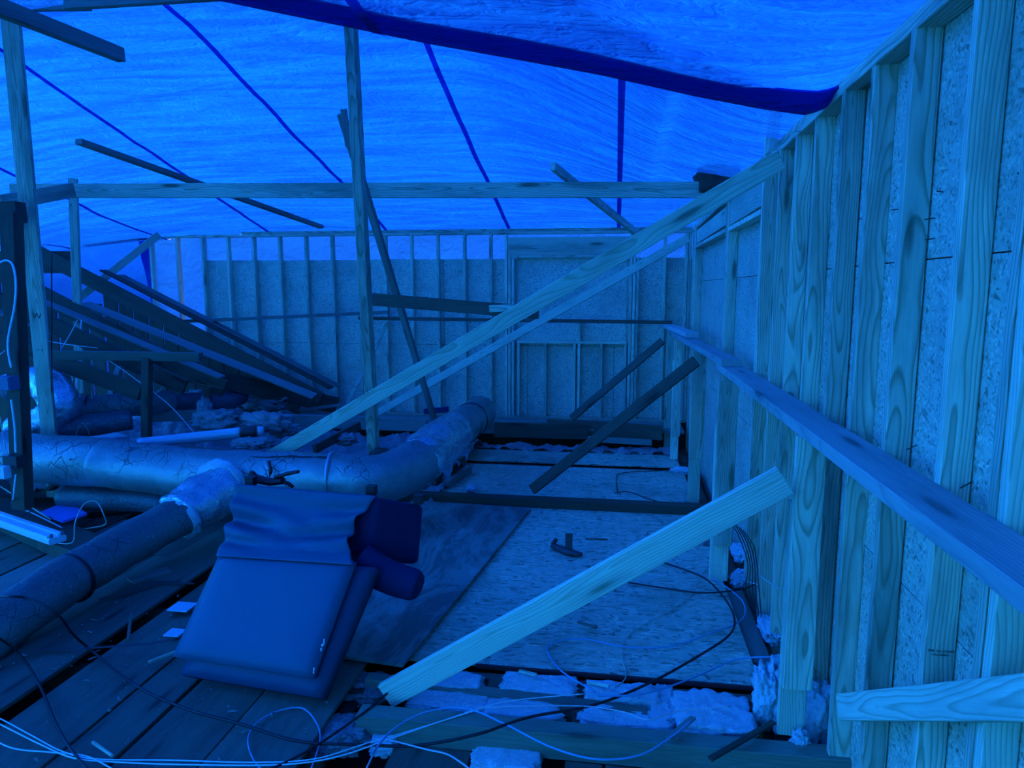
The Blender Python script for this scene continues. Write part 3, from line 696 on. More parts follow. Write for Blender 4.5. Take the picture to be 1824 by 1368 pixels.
tube('wrap_lip', [P(326, 916, Y=4.82), P(314, 925, Y=4.76)], [.185, .178], 'whitefluff', br, seg=36, n=3, bumpy=.02, freq=14, seed=8)
tube('wrap_lip', [P(398, 862, Y=5.22), P(388, 868, Y=5.15)], [.225, .220], 'whitefluff', br, seg=36, n=3, bumpy=.016, freq=12, seed=9)
cB = P(128, 1030, Y=3.85); dB = (P(100, 1045, Y=3.72) - P(200, 985, Y=4.2)); ring_band('strap', cB, dB, .163, .02, 'black', br, 36)
# rear ducts in the shadow
fd = empty('foil_elbow', P(90, 740, Y=5.9)); tag(fd, 'shiny crinkled foil elbow duct behind the left post', 'duct')
fp = [P(20, 712, Y=6.1), P(60, 682, Y=6.1), P(100, 700, Y=6.1), P(108, 738, Y=6.1), P(70, 752, Y=6.0), P(20, 760, Y=6.0)]
tube('foil_tube', [P(5, 690, Y=6.05), P(55, 678, Y=6.05), P(95, 695, Y=6.05), P(102, 730, Y=6.0), P(70, 752, Y=5.9), P(20, 765, Y=5.85)], [.10, .14, .18, .18, .14, .11], 'foil', fd, seg=36, n=10, bumpy=.02, freq=16, seed=3)
rd = empty('rear_duct', P(190, 730, Y=6.4)); tag(rd, 'dull duct with two dark bands running behind the foil elbow', 'duct')
tube('duct_shell', [P(105, 738, Y=6.2), P(160, 727, Y=6.4), P(240, 720, Y=6.7), P(300, 716, Y=7.2)], [.13, .13, .13, .13], 'ductdull', rd, seg=30, n=8, bumpy=.008)
for px, py, Y_ in ((158, 727, 6.4), (218, 722, 6.62)):
    ring_band('band', P(px, py, Y=Y_), (1, .5, .05), .134, .03, 'black', rd, 30)
o = tube('dark_duct', [P(90, 775, Y=5.95), P(160, 757, Y=6.1), P(235, 748, Y=6.3)], [.11, .11, .10], 'ductdark', seg=28, n=8, bumpy=.01); tag(o, 'dark duct lying low in front of the banded one', 'duct')
o = tube('dark_duct', [P(268, 722, Y=7.3), P(340, 718, Y=7.6), P(400, 716, Y=7.9), P(432, 704, Y=8.2)], [.12, .12, .12, .10], 'ductdark', seg=28, n=8, bumpy=.02); tag(o, 'dark shiny flexible duct under the hip rafter', 'duct')
o = tube('dark_duct', [P(115, 885, Y=5.5), P(200, 887, Y=5.45), P(300, 896, Y=5.4)], [.11, .11, .10], 'ductdark', seg=28, n=6, bumpy=.01); tag(o, 'dark smaller duct lying under the trunk duct', 'duct')
pp = empty('plastic_pipe', P(360, 790, Y=6.1)); tag(pp, 'pale plastic pipe with taped end lying on insulation', 'pipe')
tube('pipe_body', [P(247, 790, Y=5.95), P(340, 780, Y=6.1), P(432, 770, Y=6.25)], [.052] * 3, 'pvc', pp, seg=24, n=6)
tube('pipe_tape', [P(428, 770, Y=6.24), P(458, 768, Y=6.3)], [.058, .056], 'steel', pp, seg=24, n=4, bumpy=.006, freq=20)
tube('pipe_end', [P(456, 768, Y=6.3), P(470, 768, Y=6.33)], [.05, .048], 'pvc', pp, seg=24, n=2, bumpy=.005)
# ================================================================== overturned padded chair
ch = empty('padded_chair', P(500, 1235, Z=0)); tag(ch, 'overturned blue vinyl padded chair lying on the planks', 'chair')
cA, cB_, cC, cD = P(304, 1168, Y=3.16), P(556, 1208, Y=3.04), P(632, 1000, Y=3.42), P(388, 985, Y=3.52)
cE, cF, cG, cH, cI = P(418, 862, Y=3.82), P(672, 884, Y=3.72), P(757, 900, Y=4.05), P(748, 1006, Y=4.0), P(655, 990, Y=3.66)
nP = (cB_ - cA).cross(cD - cA).normalized()
if nP.dot(Vector((0, 0, H)) - cA) < 0: nP = -nP
def quad_slab(name, a, b, c, d, n, t, mat, puff=0.0, res=14, corner=.06):
    """a padded slab whose top face is a,b,c,d and which is t thick against n"""
    vs, fs = [], []
    R = res + 1
    for lay in (0, 1):
        for i in range(R):
            for j in range(R):
                u, v = j / res, i / res; q = a.lerp(b, u).lerp(d.lerp(c, u), v)
                e = min(u, 1 - u, v, 1 - v); rnd_ = sstep(0, corner, e)
                q = q - n * (t * lay) + (n if lay == 0 else -n) * (puff * (1 - (1 - sstep(0, .35, e)) ** 2) - (1 - rnd_) * min(t * .35, .02))
                vs.append(q)
    o_ = R * R
    for i in range(res):
        for j in range(res):
            k = i * R + j; fs.append((k, k + 1, k + R + 1, k + R)); fs.append((o_ + k, o_ + k + R, o_ + k + R + 1, o_ + k + 1))
    rim = [j for j in range(R)] + [i * R + res for i in range(1, R)] + [res * R + j for j in range(res - 1, -1, -1)] + [i * R for i in range(res - 1, 0, -1)]
    for k in range(len(rim)):
        p_, q_ = rim[k], rim[(k + 1) % len(rim)]; fs.append((p_, p_ + o_, q_ + o_, q_))
    org = sum(vs, Vector()) / len(vs)
    ob_ = mesh_obj(name, [v - org for v in vs], fs, mat, ch, loc=org, smooth=True)
    if corner < .05:
        for p_ in ob_.data.polygons[-len(rim):]: p_.use_smooth = False
    return ob_
quad_slab('back_panel', cA, cB_, cC, cD, nP, .045, 'vinyl', .004, corner=.02)
sh = nP * -.05
dn = Vector((0, .05, -.05))
ad = (cA - cD).normalized() * .075; ab = (cB_ - cA)
quad_slab('back_cushion', cA + sh + ad + ab * .06, cB_ + sh + ad + ab * .05, cC + sh + ab * .11, cD + sh + ab * .1, nP, .11, 'vinylpad', .02, corner=.16)
# cover drawn over from the panel to the upturned seat box, in folds
rows = []
for i in range(33):
    v = i / 32; r = []
    for j in range(49):
        u = j / 48
        L0, R0 = cD.lerp(cA, .035).lerp(cE, v), cC.lerp(cB_, .035).lerp(cF, v)
        bow = Vector((0, .03, -.035)) * math.sin(v * math.pi)
        q = L0.lerp(R0, u) + bow + nP * .004
        side_in = .10 * math.sin(v * math.pi) * (u ** 6) * -1
        q += (cF - cE).normalized() * side_in
        fold = .032 * math.sin(v * 19 + 2.2 * math.sin(u * 3.1) + 1.2 * u) * math.sin(v * math.pi) ** .7 * sstep(.04, .3, v) * (.45 + .55 * abs(u - .5) * 2)
        fold += .028 * noise.noise(Vector((u * 3.2, v * 6, 3))) * math.sin(v * math.pi)
        q += (nP + Vector((0, -.4, .3))).normalized() * fold
        r.append(q)
    rows.append(r)
o = sheet('cover', rows, 'vinyl', ch, thick=.006)
# upturned seat box: sides, bottom
bk = (cG - cF); inn = Vector((0, .05, -.035)); boxv = [cE + inn * .6, cF + inn * .25, cG, cE + bk, cD + Vector((.05, .16, -.06)), cI + Vector((0, .03, -.01)), cH, cD + bk + Vector((.03, .12, -.05))]
org = sum(boxv, Vector()) / 8
mesh_obj('seat_box', [v - org for v in boxv], [(0, 1, 2, 3), (4, 7, 6, 5), (1, 5, 6, 2), (2, 6, 7, 3), (3, 7, 4, 0), (0, 4, 5, 1)], 'vinyldark', ch, loc=org)
md = ch.children[-1].modifiers.new('soft', 'BEVEL'); md.width = .03; md.segments = 4
tube('arm_roll', [P(640, 990, Y=3.62), P(665, 1012, Y=3.62), P(700, 1030, Y=3.64), P(738, 1042, Y=3.66), P(747, 1045, Y=3.66)], [.08, .095, .095, .09, .06], 'vinyldark', ch, seg=28, n=6)
for (px, py, Y_) in ((447, 856, 3.86), (662, 872, 3.8), (746, 888, 4.0)):
    q = P(px, py, Y=Y_); upright('foot', q.x, q.y, q.z - .03, q.z + .025, .055, .055, 'black', ch)
for k in range(9):
    t = random.uniform(.02, .38); q = cB_.lerp(cC, t) + nP * .003 + (cA - cB_).normalized() * random.uniform(.0, .012)
    o = blob('edge_wear', q, (.004, .004, random.uniform(.006, .014)), 'chip', k, .3, 1, parent=ch)
# gloves on top of the chair base
gv = empty('work_glove', P(480, 860, Y=3.95)); tag(gv, 'black work gloves lying on the upturned chair edge', 'gloves')
for k, (pts, r) in enumerate((([(455, 852), (480, 858), (505, 856)], .035), ([(490, 850), (515, 843), (532, 840)], .018), ([(505, 858), (515, 862), (522, 868)], .016), ([(455, 848), (448, 842), (444, 850)], .02))):
    tube('glove_finger' if k else 'glove_palm', [P(x, y, Y=3.95) for x, y in pts], [r, r, r * .85], 'black', gv, seg=12, n=5, flat=.7)
# ================================================================== plywood, boards and scraps on the floor
pw = [(-1.13, 3.47), (-.78, 6.40), (-1.97, 6.47), (-2.33, 3.60)]
vs = [(x, y, .026 + (.02 if y < 5 else .0)) for x, y in pw] + [(x, y, .008 + (.02 if y < 5 else 0)) for x, y in pw]
b = N('weathered_plywood'); v, off, rnd = b.objvec()
n1 = b.noise(b.mapv(v, (1.2, .5, 1)), 3.0, 6, .65, 1.0); n2 = b.noise(b.mapv(v, (30, 1.5, 30)), 1.0, 3)
stn = b.ramp(b.noise(b.mapv(v, (1, .45, 1)), 2.1, 5, .7, 2.0), [(.46, (0, 0, 0)), (.56, (1, 1, 1))])
pc = b.mix(b.math('MULTIPLY', stn, .75), (.33, .27, .22), (.13, .085, .07)); pc = b.mix(b.ramp(n1, [(.55, (0, 0, 0)), (.7, (.7, .7, .7))]), pc, (.52, .48, .43)); pc = b.mix(b.math('MULTIPLY', n2, .3), pc, (.1, .07, .05))
M['plywood'] = b.bsdf(pc, .6, spec=.35, bump=n2, bstr=.2, bdist=.002)
o = mesh_obj('plywood_sheet', vs, [(0, 1, 2, 3), (7, 6, 5, 4), (0, 4, 5, 1), (1, 5, 6, 2), (2, 6, 7, 3), (3, 7, 4, 0)], 'plywood'); tag(o, 'stained plywood sheet lying askew on the strand board', 'plywood')
stick('support_block', P(772, 862, Z=.05), P(826, 822, Z=.05), .14, .05, 'brown block propped under the trunk duct', 'block', 'brown')
stick('support_block', P(795, 864, Z=.04), P(835, 836, Z=.04), .09, .07, 'grey block beside the brown one under the duct', 'block', 'grey')
sh_ = empty('shoe_scrap', P(1010, 985, Z=0)); tag(sh_, 'dark pipe shoe with upright stub on the walkway', 'scrap')
tube('base', [P(985, 972, Z=.03), P(1010, 982, Z=.03), P(1036, 988, Z=.03)], [.03, .042, .02], 'steel', sh_, seg=12, n=5, flat=.7)
lumber('stub', P(1013, 980, Z=.04), P(1013, 980, Z=.04) + Vector((.0, .02, .13)), .055, .025, 'steel', sh_, up=(1, 0, 0))
tube('ear', [P(985, 968, Z=.05), P(990, 962, Z=.06)], [.018, .018], 'steel', sh_, seg=10, n=2)
stick('floor_offcut', P(300, 1015, Z=.06), P(232, 1035, Z=.06), .02, .12, 'loose board end beside the branch duct', 'board', 'grey')
for k, ((x0, y0), (x1, y1), w, m_, lab) in enumerate((
        ((264, 1180), (320, 1158), .02, 'pine', 'splintered wood stick beside the chair corner'),
        ((1043, 960), (1082, 961), .015, 'brown', 'dark stick lying behind the pipe shoe'),
        ((1030, 1108), (1062, 1118), .02, 'brown', 'dark stick on the walkway beyond the blue cable'),
        ((1190, 1315), (1235, 1278), .03, 'grey', 'grey splinter standing up by the white wool'),
        ((1265, 1352), (1378, 1286), .03, 'old', 'dark slat leaning on the sleeper by the nearest post'),
        ((228, 1140), (234, 1092), .018, 'brown', 'brown splinter upright between the planks'),
        ((1048, 1215), (1085, 1222), .02, 'pale', 'pale wood chip below the walkway edge'),
        ((165, 1322), (200, 1346), .012, 'pale', 'bundle of pale splinters on the planks'),
        ((925, 1195), (955, 1202), .02, 'pale', 'small wood chip on the near joist'))):
    zz = .075 if x0 > 1100 and y0 > 1270 else .04
    stick('wood_splinter', P(x0, y0, Z=zz), P(x1, y1, Z=zz + .015), .012, w, lab, 'splinter', m_, 'splinters on the floor')
# crumbs on the planks, too many to count
vv, ff = [], []
for k in range(420):
    if k < 260: x, y, z = random.uniform(-3.3, -1.4), random.uniform(2.4, 4.2), .03
    else: x, y, z = random.uniform(-1.0, .75), random.uniform(3.65, 8.6), .003
    s = random.uniform(.002, .008); a = random.uniform(0, 3.1); l = s * random.choice((1, 1, 1.5, 4))
    i = len(vv)
    for (u, w_) in ((-l, -s), (l, -s), (l, s), (-l, s)): vv.append((x + u * math.cos(a) - w_ * math.sin(a), y + u * math.sin(a) + w_ * math.cos(a), z + (.03 if x < -2.96 and x > -3.36 else 0)))
    vv.append((x, y, z + s * 1.2 + (.03 if x < -2.96 and x > -3.36 else 0)))
    ff += [(i, i + 1, i + 4), (i + 1, i + 2, i + 4), (i + 2, i + 3, i + 4), (i + 3, i, i + 4)]
o = mesh_obj('wood_debris', vv, ff, 'grey'); tag(o, 'tiny chips and crumbs strewn over planks and walkway', 'debris', kind='stuff')
for (px, py, s, m_, lab, dz) in ((325, 1081, .07, 'paper', 'pale card scrap by the chair side', .05), (312, 1127, .05, 'paper', 'small pale scrap under the chair edge', .04)):
    q = P(px, py, Z=dz); o = slab('card_scrap', q.x - s, q.x + s, q.y - s * .9, q.y + s * .9, q.z - .004, q.z + .004, m_); tag(o, lab, 'scrap')
def card(name, pix, z, t, mat, lab, cat):
    top = [P(x, y, Z=z) for x, y in pix]; n = len(top); org = sum(top, Vector()) / n
    vs = [p - org for p in top] + [p - org - Vector((0, 0, t)) for p in top]
    fs = [tuple(range(n)), tuple(range(2 * n - 1, n - 1, -1))] + [(i, i + n, (i + 1) % n + n, (i + 1) % n) for i in range(n)]
    o = mesh_obj(name, vs, fs, mat, loc=org); return tag(o, lab, cat)
card('blue_card', [(72, 912), (120, 892), (155, 914), (112, 928)], .16, .02, 'bluecard', 'blue card lying behind the fluorescent fixture', 'card')
card('white_card', [(118, 767), (180, 764), (231, 777), (190, 782)], .55, .02, 'paper', 'white card lying behind the trunk duct', 'card')
card('scrap_board', [(142, 900), (215, 893), (222, 905), (150, 914)], .05, .04, 'old', 'dark scrap board in front of the trunk duct', 'board')
# fluorescent fixture on its dark board
ff_ = empty('light_fixture', P(50, 965, Z=.1)); tag(ff_, 'white fluorescent fixture lying on a dark board', 'light fixture')
a, b_ = P(-60, 905, Z=.16), P(103, 962, Z=.16)
lumber('channel', a, b_, .05, .13, 'enamel', ff_, c=.008)
d = (b_ - a).normalized(); s_ = Vector((-d.y, d.x, 0))
for sg in (-1, 1):
    lumber('reflector', a + s_ * sg * .04 + Vector((0, 0, .03)), b_ - d * .03 + s_ * sg * .04 + Vector((0, 0, .03)), .018, .045, 'enamel', ff_, c=.006)
    lumber('lamp_holder', b_ - d * .02 + s_ * sg * .04 + Vector((0, 0, .02)), b_ - d * .008 + s_ * sg * .04 + Vector((0, 0, .02)), .075, .024, 'galv', ff_, c=.006)
stick('old_beam', P(-60, 885, Z=.06), P(165, 985, Z=.06), .12, .30, 'dark flat board carrying the fluorescent fixture', 'board', 'old')
# junction box and outlet on the dark post
jb = empty('junction_box', P(16, 682, Y=4.85)); tag(jb, 'blue grey junction box on the dark left post', 'electrical box')
q = P(14, 682, Y=4.85)
slab('box_body', q.x - .05, q.x + .06, q.y - .05, q.y + .05, q.z - .055, q.z + .055, 'bluepaint', jb, c=.006)
slab('box_cover', q.x - .045, q.x + .055, q.y - .056, q.y - .05, q.z - .05, q.z + .05, 'bluepaint', jb, c=.002)
ob = empty('outlet_box', P(20, 820, Y=4.85)); tag(ob, 'steel outlet box with white plug-in cube on the post', 'electrical box')
q = P(22, 822, Y=4.85)
slab('box_body', q.x - .05, q.x + .075, q.y - .04, q.y + .05, q.z - .05, q.z + .05, 'steel', ob, c=.004)
slab('plug_cube', q.x - .05, q.x + .02, q.y - .11, q.y - .04, q.z - .12, q.z - .02, 'enamel', ob, c=.008)
# ================================================================== insulation
def batt(px, py, z, size, seed, lab, mat='whitefluff', rot=0.0, group='white insulation pieces', box=.75, amp=.14, tilt=0.0):
    o = blob('insulation_batt', P(px, py, Z=z), size, mat, seed, amp, 5, 3.2, rot=rot, box=box, tilt=tilt); return tag(o, lab, 'insulation', group)
batt(815, 1222, -.025, (.14, .08, .045), 1, 'white wool in the bay right beside the pale brace foot')
batt(960, 1228, -.025, (.20, .09, .045), 2, 'white wool in the bay below the pine chip')
batt(1110, 1245, -.025, (.20, .09, .05), 3, 'white wool in the bay under the crossing cables')
batt(800, 1257, -.035, (.22, .07, .04), 4, 'white wool strip behind the sleeper end')
batt(930, 1274, -.035, (.20, .075, .045), 5, 'white wool strip in the middle bay of the sleeper')
batt(1115, 1288, -.035, (.23, .075, .045), 6, 'longest white wool strip along the sleeper')
batt(1180, 1262, -.04, (.07, .16, .05), 7, 'white wool filling the bay end by the block')
batt(1270, 1285, -.02, (.19, .17, .07), 8, 'thick white wool beside the nearest post')
batt(905, 1345, -.1, (.16, .16, .05), 9, 'white wool in the gap at the bottom of the view')
batt(690, 1315, -.08, (.06, .10, .04), 10, 'small white wool wad by the plank end')
batt(1410, 1225, .14, (.10, .10, .17), 11, 'torn white wool heaped up against the nearest post', box=.3, amp=.3)
batt(1440, 1262, .08, (.08, .12, .14), 12, 'large torn white wool batt right of the nearest post', box=.5, amp=.25, rot=.6, tilt=.4)
batt(1370, 1240, .10, (.07, .09, .16), 13, 'ragged white wool left of the nearest post', box=.3, amp=.35)
batt(1425, 1330, .02, (.04, .03, .08), 14, 'small white wool tuft hanging below the batt', box=.1, amp=.35)
batt(1320, 985, -.02, (.07, .16, .05), 15, 'white wool strip at the walkway edge behind second post', box=.3, amp=.25)
batt(1318, 1030, -.03, (.06, .14, .04), 16, 'white wool strip at the walkway edge, nearer piece', box=.3, amp=.25, rot=-.3)
batt(1370, 1120, -.02, (.06, .16, .05), 17, 'white wool strip along the dark rim gap', box=.3, amp=.25)
batt(1215, 838, .02, (.13, .08, .035), 18, 'white wool scrap at the third post foot', box=.2, amp=.3)
batt(1262, 962, .02, (.07, .09, .03), 19, 'pinkish wool scrap by the second post', 'pinkfluff', box=.1, amp=.3, group='pink insulation pieces')
batt(905, 765, .06, (.20, .05, .06), 20, 'white wool hanging from the duct far end', box=.0, amp=.4)
batt(840, 870, .03, (.05, .09, .03), 21, 'white wool bit below the trunk duct bend', box=.1, amp=.4)
batt(765, 845, .03, (.05, .08, .04), 22, 'white wool bit at the joist end under duct', box=.1, amp=.4)
batt(640, 1225, -.07, (.20, .13, .05), 23, 'dusty wool in the hole beside the chair', 'greyfluff', group='grey insulation pieces', box=.2, amp=.3)
batt(600, 1310, -.06, (.16, .14, .05), 24, 'dusty wool in the gap between plank and sleeper', 'greyfluff', group='grey insulation pieces', box=.2, amp=.3)
for k, (px, py, Y_, s, m_, lab) in enumerate((
        (470, 752, 6.6, (.27, .13, .10), 'pinkfluff', 'pink insulation roll with grey top behind the taped pipe'),
        (385, 748, 6.5, (.24, .14, .10), 'greyfluff', 'torn grey insulation tuft behind the pipe'),
        (365, 735, 6.5, (.07, .07, .15), 'greyfluff', 'upright torn insulation wisp'),
        (450, 790, 6.0, (.20, .10, .05), 'greyfluff', 'grey clump in front of the taped pipe end'),
        (520, 790, 6.3, (.10, .08, .06), 'pinkfluff', 'pink tuft left of the long board'),
        (615, 782, 6.5, (.11, .08, .06), 'pinkfluff', 'pink wad between long board and middle post'),
        (300, 803, 5.85, (.14, .08, .04), 'greyfluff', 'flat grey slab below the plastic pipe'),
        (470, 715, 8.4, (.30, .15, .11), 'greyfluff', 'grey heap below the hip rafter end'),
        (350, 712, 8.2, (.18, .12, .12), 'greyfluff', 'bluish heap in the shadow behind dark stub'),
        (510, 768, 6.8, (.16, .12, .07), 'greyfluff', 'grey tuft right of the pink roll'))):
    o = blob('insulation_clump', P(px, py, Y=Y_), s, m_, 30 + k, .38, 4, 3.4, box=.15); tag(o, lab, 'insulation', 'insulation clumps behind the trunk duct')
# loose fill between the joists
vs, fs = [], []; nx, ny = 150, 90
for i in range(ny + 1):
    for j in range(nx + 1):
        x = lerp(-7.2, -1.75, j / nx); y = lerp(5.75, 9.05, i / ny); q = Vector((x, y, 0))
        z = .02 + .16 * noise.noise(q * 1.7) + .09 * noise.noise(q * 5) + .05 * noise.noise(q * 13) + .03 * noise.noise(q * 31) + .22 * sstep(-3, -5, x)
        vs.append((x, y, max(z, -.25) + .10 * sstep(6, 8.5, y)))
for i in range(ny):
    for j in range(nx):
        k = i * (nx + 1) + j; fs.append((k, k + 1, k + nx + 2, k + nx + 1))
o = mesh_obj('loose_insulation', vs, fs, 'greyfluff', smooth=True); tag(o, 'loose dusty insulation spread between the joists behind the duct', 'insulation', kind='stuff')
vs, fs = [], []; nx, ny = 60, 10
for i in range(ny + 1):
    for j in range(nx + 1):
        x = lerp(-1.9, .72, j / nx); y = lerp(8.85, 9.12, i / ny); q = Vector((x, y, 0))
        vs.append((x, y, .02 + .06 * noise.noise(q * 6) + .04 * noise.noise(q * 17)))
for i in range(ny):
    for j in range(nx):
        k = i * (nx + 1) + j; fs.append((k, k + 1, k + nx + 2, k + nx + 1))
o = mesh_obj('loose_insulation', vs, fs, 'pinkfluff', smooth=True); tag(o, 'low ridge of dusty insulation along the ledge beams', 'insulation', kind='stuff')
# boards lying on the insulation
stick('loose_board', P(330, 800, Y=5.75), P(500, 812, Y=5.75), .03, .09, 'brown board lying right behind the trunk duct', 'board', 'brown')
stick('loose_board', P(560, 800, Y=6.1), P(640, 758, Y=6.8), .09, .04, 'rusty board under the long slanting board', 'board', 'old')
stick('loose_board', P(420, 745, Y=7.6), P(760, 758, Y=7.7), .14, .05, 'old joist lying across the insulation', 'board', 'grey')
stick('loose_board', P(270, 742, Y=7.0), P(420, 738, Y=7.3), .12, .05, 'grey joist in the shade left of the pink roll', 'board', 'grey')
stick('loose_board', P(533, 730, Y=8.6), P(640, 718, Y=8.8), .03, .08, 'thin grey board at the hip rafter tip', 'board', 'grey')
stick('dark_roll', P(756, 733, Y=8.9), P(798, 729, Y=8.9), .07, .07, 'short dark blue roll lying on the ledge', 'roll', 'vinyldark')
o = blob('rust_scrap', P(680, 810, Y=5.7), (.10, .06, .06), 'rust', 50, .35, 3, 3); tag(o, 'rusty torn scrap beside the middle post foot', 'scrap')
# ================================================================== cables
def fz(pix, z): return [P(p[0], p[1], Z=(p[2] if len(p) > 2 else z)) for p in pix]
cable('cable', fz([(-40, 1060), (0, 1062, .44), (50, 1066, .45), (100, 1092, .38), (130, 1130, .2), (165, 1160, .06), (240, 1220), (330, 1262), (430, 1290), (530, 1320), (640, 1326), (740, 1328), (850, 1308, .09), (940, 1278, .09), (1060, 1255, .07), (1160, 1215), (1250, 1165), (1300, 1130), (1308, 1100), (1290, 1065), (1255, 1030), (1200, 1008), (1165, 998)], .045), .007, 'black', 'long black cable winding from branch duct across planks to walkway')
cable('cable', fz([(-30, 1120, .4), (30, 1160, .2), (70, 1220), (100, 1290), (130, 1340), (175, 1390)], .05), .007, 'black', 'black cable dropping from the branch duct at lower left corner')
cable('cable', fz([(430, 1390), (500, 1362), (560, 1330), (620, 1290), (660, 1260), (690, 1235, .06)], .05), .006, 'black', 'black cable crossing the plank end beside the chair')
cable('cable', fz([(1110, 1036), (1180, 1047), (1250, 1056), (1320, 1050), (1345, 1040)], .02), .006, 'black', 'black cable lying straight over the walkway')
cable('cable', fz([(1330, 1036, .03), (1360, 1045, .05), (1386, 1066, .05)], .03), .004, 'white', 'short white wire reaching behind the nearest post')
cable('cable', fz([(470, 1375), (450, 1350), (442, 1315), (460, 1285), (500, 1265), (540, 1262), (565, 1290), (570, 1320), (555, 1368)], .03), .004, 'bluecable', 'thin blue wire looped on the pale plank')
cable('cable', fz([(660, 1345), (700, 1300), (760, 1268), (830, 1262), (900, 1290), (980, 1330), (1060, 1352), (1140, 1345), (1200, 1310), (1230, 1285, .09)], .09), .005, 'bluecable', 'blue cable sagging in a wide arc over the sleepers')
cable('cable', fz([(1060, 1232, .06), (1000, 1195), (975, 1160), (985, 1145), (1040, 1138), (1110, 1152), (1190, 1152), (1260, 1130), (1320, 1105), (1325, 1075), (1300, 1050), (1270, 1030), (1262, 1022)], .02), .005, 'bluecable', 'blue cable curling over the walkway in a big loop')
cable('cable', fz([(1060, 1240, .07), (1150, 1235, .07), (1240, 1205, .04), (1310, 1175, .03), (1375, 1170, .1)], .03), .005, 'bluecable', 'blue cable from the bays to the white wool')
cable('cable', fz([(1095, 1225, .03), (1115, 1205), (1108, 1165), (1120, 1130), (1180, 1095), (1225, 1065), (1245, 1030), (1268, 1000)], .012), .0035, 'tan', 'thin pale wire wandering along the walkway')
cable('cable', fz([(-40, 1265), (0, 1280), (60, 1312), (110, 1338), (170, 1352), (300, 1354), (450, 1358), (560, 1352), (650, 1325), (720, 1305), (840, 1268), (880, 1255)], .05), .0033, 'white', 'white wire lowest in view running over the planks', 'pair of white wires')
cable('cable', fz([(-40, 1272), (0, 1290), (70, 1325), (130, 1350), (200, 1357), (330, 1362), (500, 1362), (600, 1348), (690, 1318), (800, 1280), (900, 1250), (1040, 1236)], .05), .0033, 'white', 'second white wire running beside the first over the planks', 'pair of white wires')
cable('cable', fz([(-30, 1305), (20, 1332), (90, 1340), (150, 1346), (190, 1364), (230, 1390)], .05), .0033, 'white', 'short white wire curving out at the bottom left')
cable('cable', fz([(650, 1375), (675, 1325), (690, 1318), (760, 1335), (800, 1345), (840, 1372)], .05), .004, 'pinkcable', 'pale pink wire forking by the small wool wad')
cable('cable', fz([(850, 1262, .08), (930, 1258), (1040, 1258), (1110, 1268), (1155, 1282, .08), (1200, 1268), (1300, 1258)], .08), .0035, 'pinkcable', 'pale pink wire across the white wool bays')
cable('cable', fz([(1100, 875), (1098, 852), (1110, 842), (1180, 838)], .012), .005, 'black', 'bent black wire on the far walkway panel')
cable('cable', fz([(1095, 878), (1120, 876), (1160, 890), (1200, 900)], .012), .005, 'black', 'short black wire near the dark floor joist')
cable('cable', [P(1318, 940, X=.92), P(1330, 965, X=.92), P(1345, 1005, X=.9), P(1355, 1025, X=.9), P(1390, 1050, X=.88)], .006, 'tan', 'tan cable hanging along the wall foot behind posts')
for k in range(5):
    cable('cable', [P(1300 + k * 6, 925 + k * 5, X=.9), P(1318 + k * 6, 960 + k * 3, X=.89), P(1332 + k * 4, 1005, X=.88), P(1328 + k * 6, 1050, X=.87), P(1336 + k * 5, 1082 + k * 4, X=.87)], .0035, 'black', 'thin dark cable in the bundle down the wall foot', 'cable bundle at the wall foot')
# wires about the fixture and the dark post
cable('cable', [P(-20, 500, Y=4.8), P(0, 468, Y=4.83), P(20, 468, Y=4.84), P(28, 500, Y=4.84), P(26, 545, Y=4.84), P(14, 610, Y=4.84), P(20, 655, Y=4.84)], .008, 'white', 'white cable curving down the dark post to the box')
cable('cable', [P(20, 712, Y=4.84), P(26, 760, Y=4.84), P(28, 806, Y=4.82)], .008, 'white', 'white cable between junction box and outlet box')
cable('cable', [P(28, 845, Y=4.8), P(24, 885, Y=4.78), P(24, 900, Z=.12), P(60, 915, Z=.14), P(110, 940, Z=.14)], .006, 'white', 'white cable from outlet box down behind the fixture')
cable('cable', [P(0, 742, Y=4.75), P(8, 790, Y=4.75), P(14, 812, Y=4.75)], .004, 'pinkcable', 'thin pink wires above the outlet box')
cable('cable', [P(0, 866, Z=.35), P(30, 885, Z=.3), P(60, 906, Z=.22), P(90, 925, Z=.18)], .006, 'tan', 'tan flat cable slanting down to the blue card')
cable('cable', [P(105, 968, Z=.15), P(130, 965, Z=.18), P(134, 930, Z=.32), P(150, 898, Z=.42), P(172, 894, Z=.42), P(186, 920, Z=.3), P(186, 935, Z=.2), P(150, 942, Z=.1)], .005, 'tan', 'tan cable looping up from the fixture end')
cable('cable', [P(40, 920, Z=.16), P(60, 910, Z=.2), P(80, 918, Z=.17), P(110, 932, Z=.1)], .004, 'black', 'thin black lead arched behind the fixture')
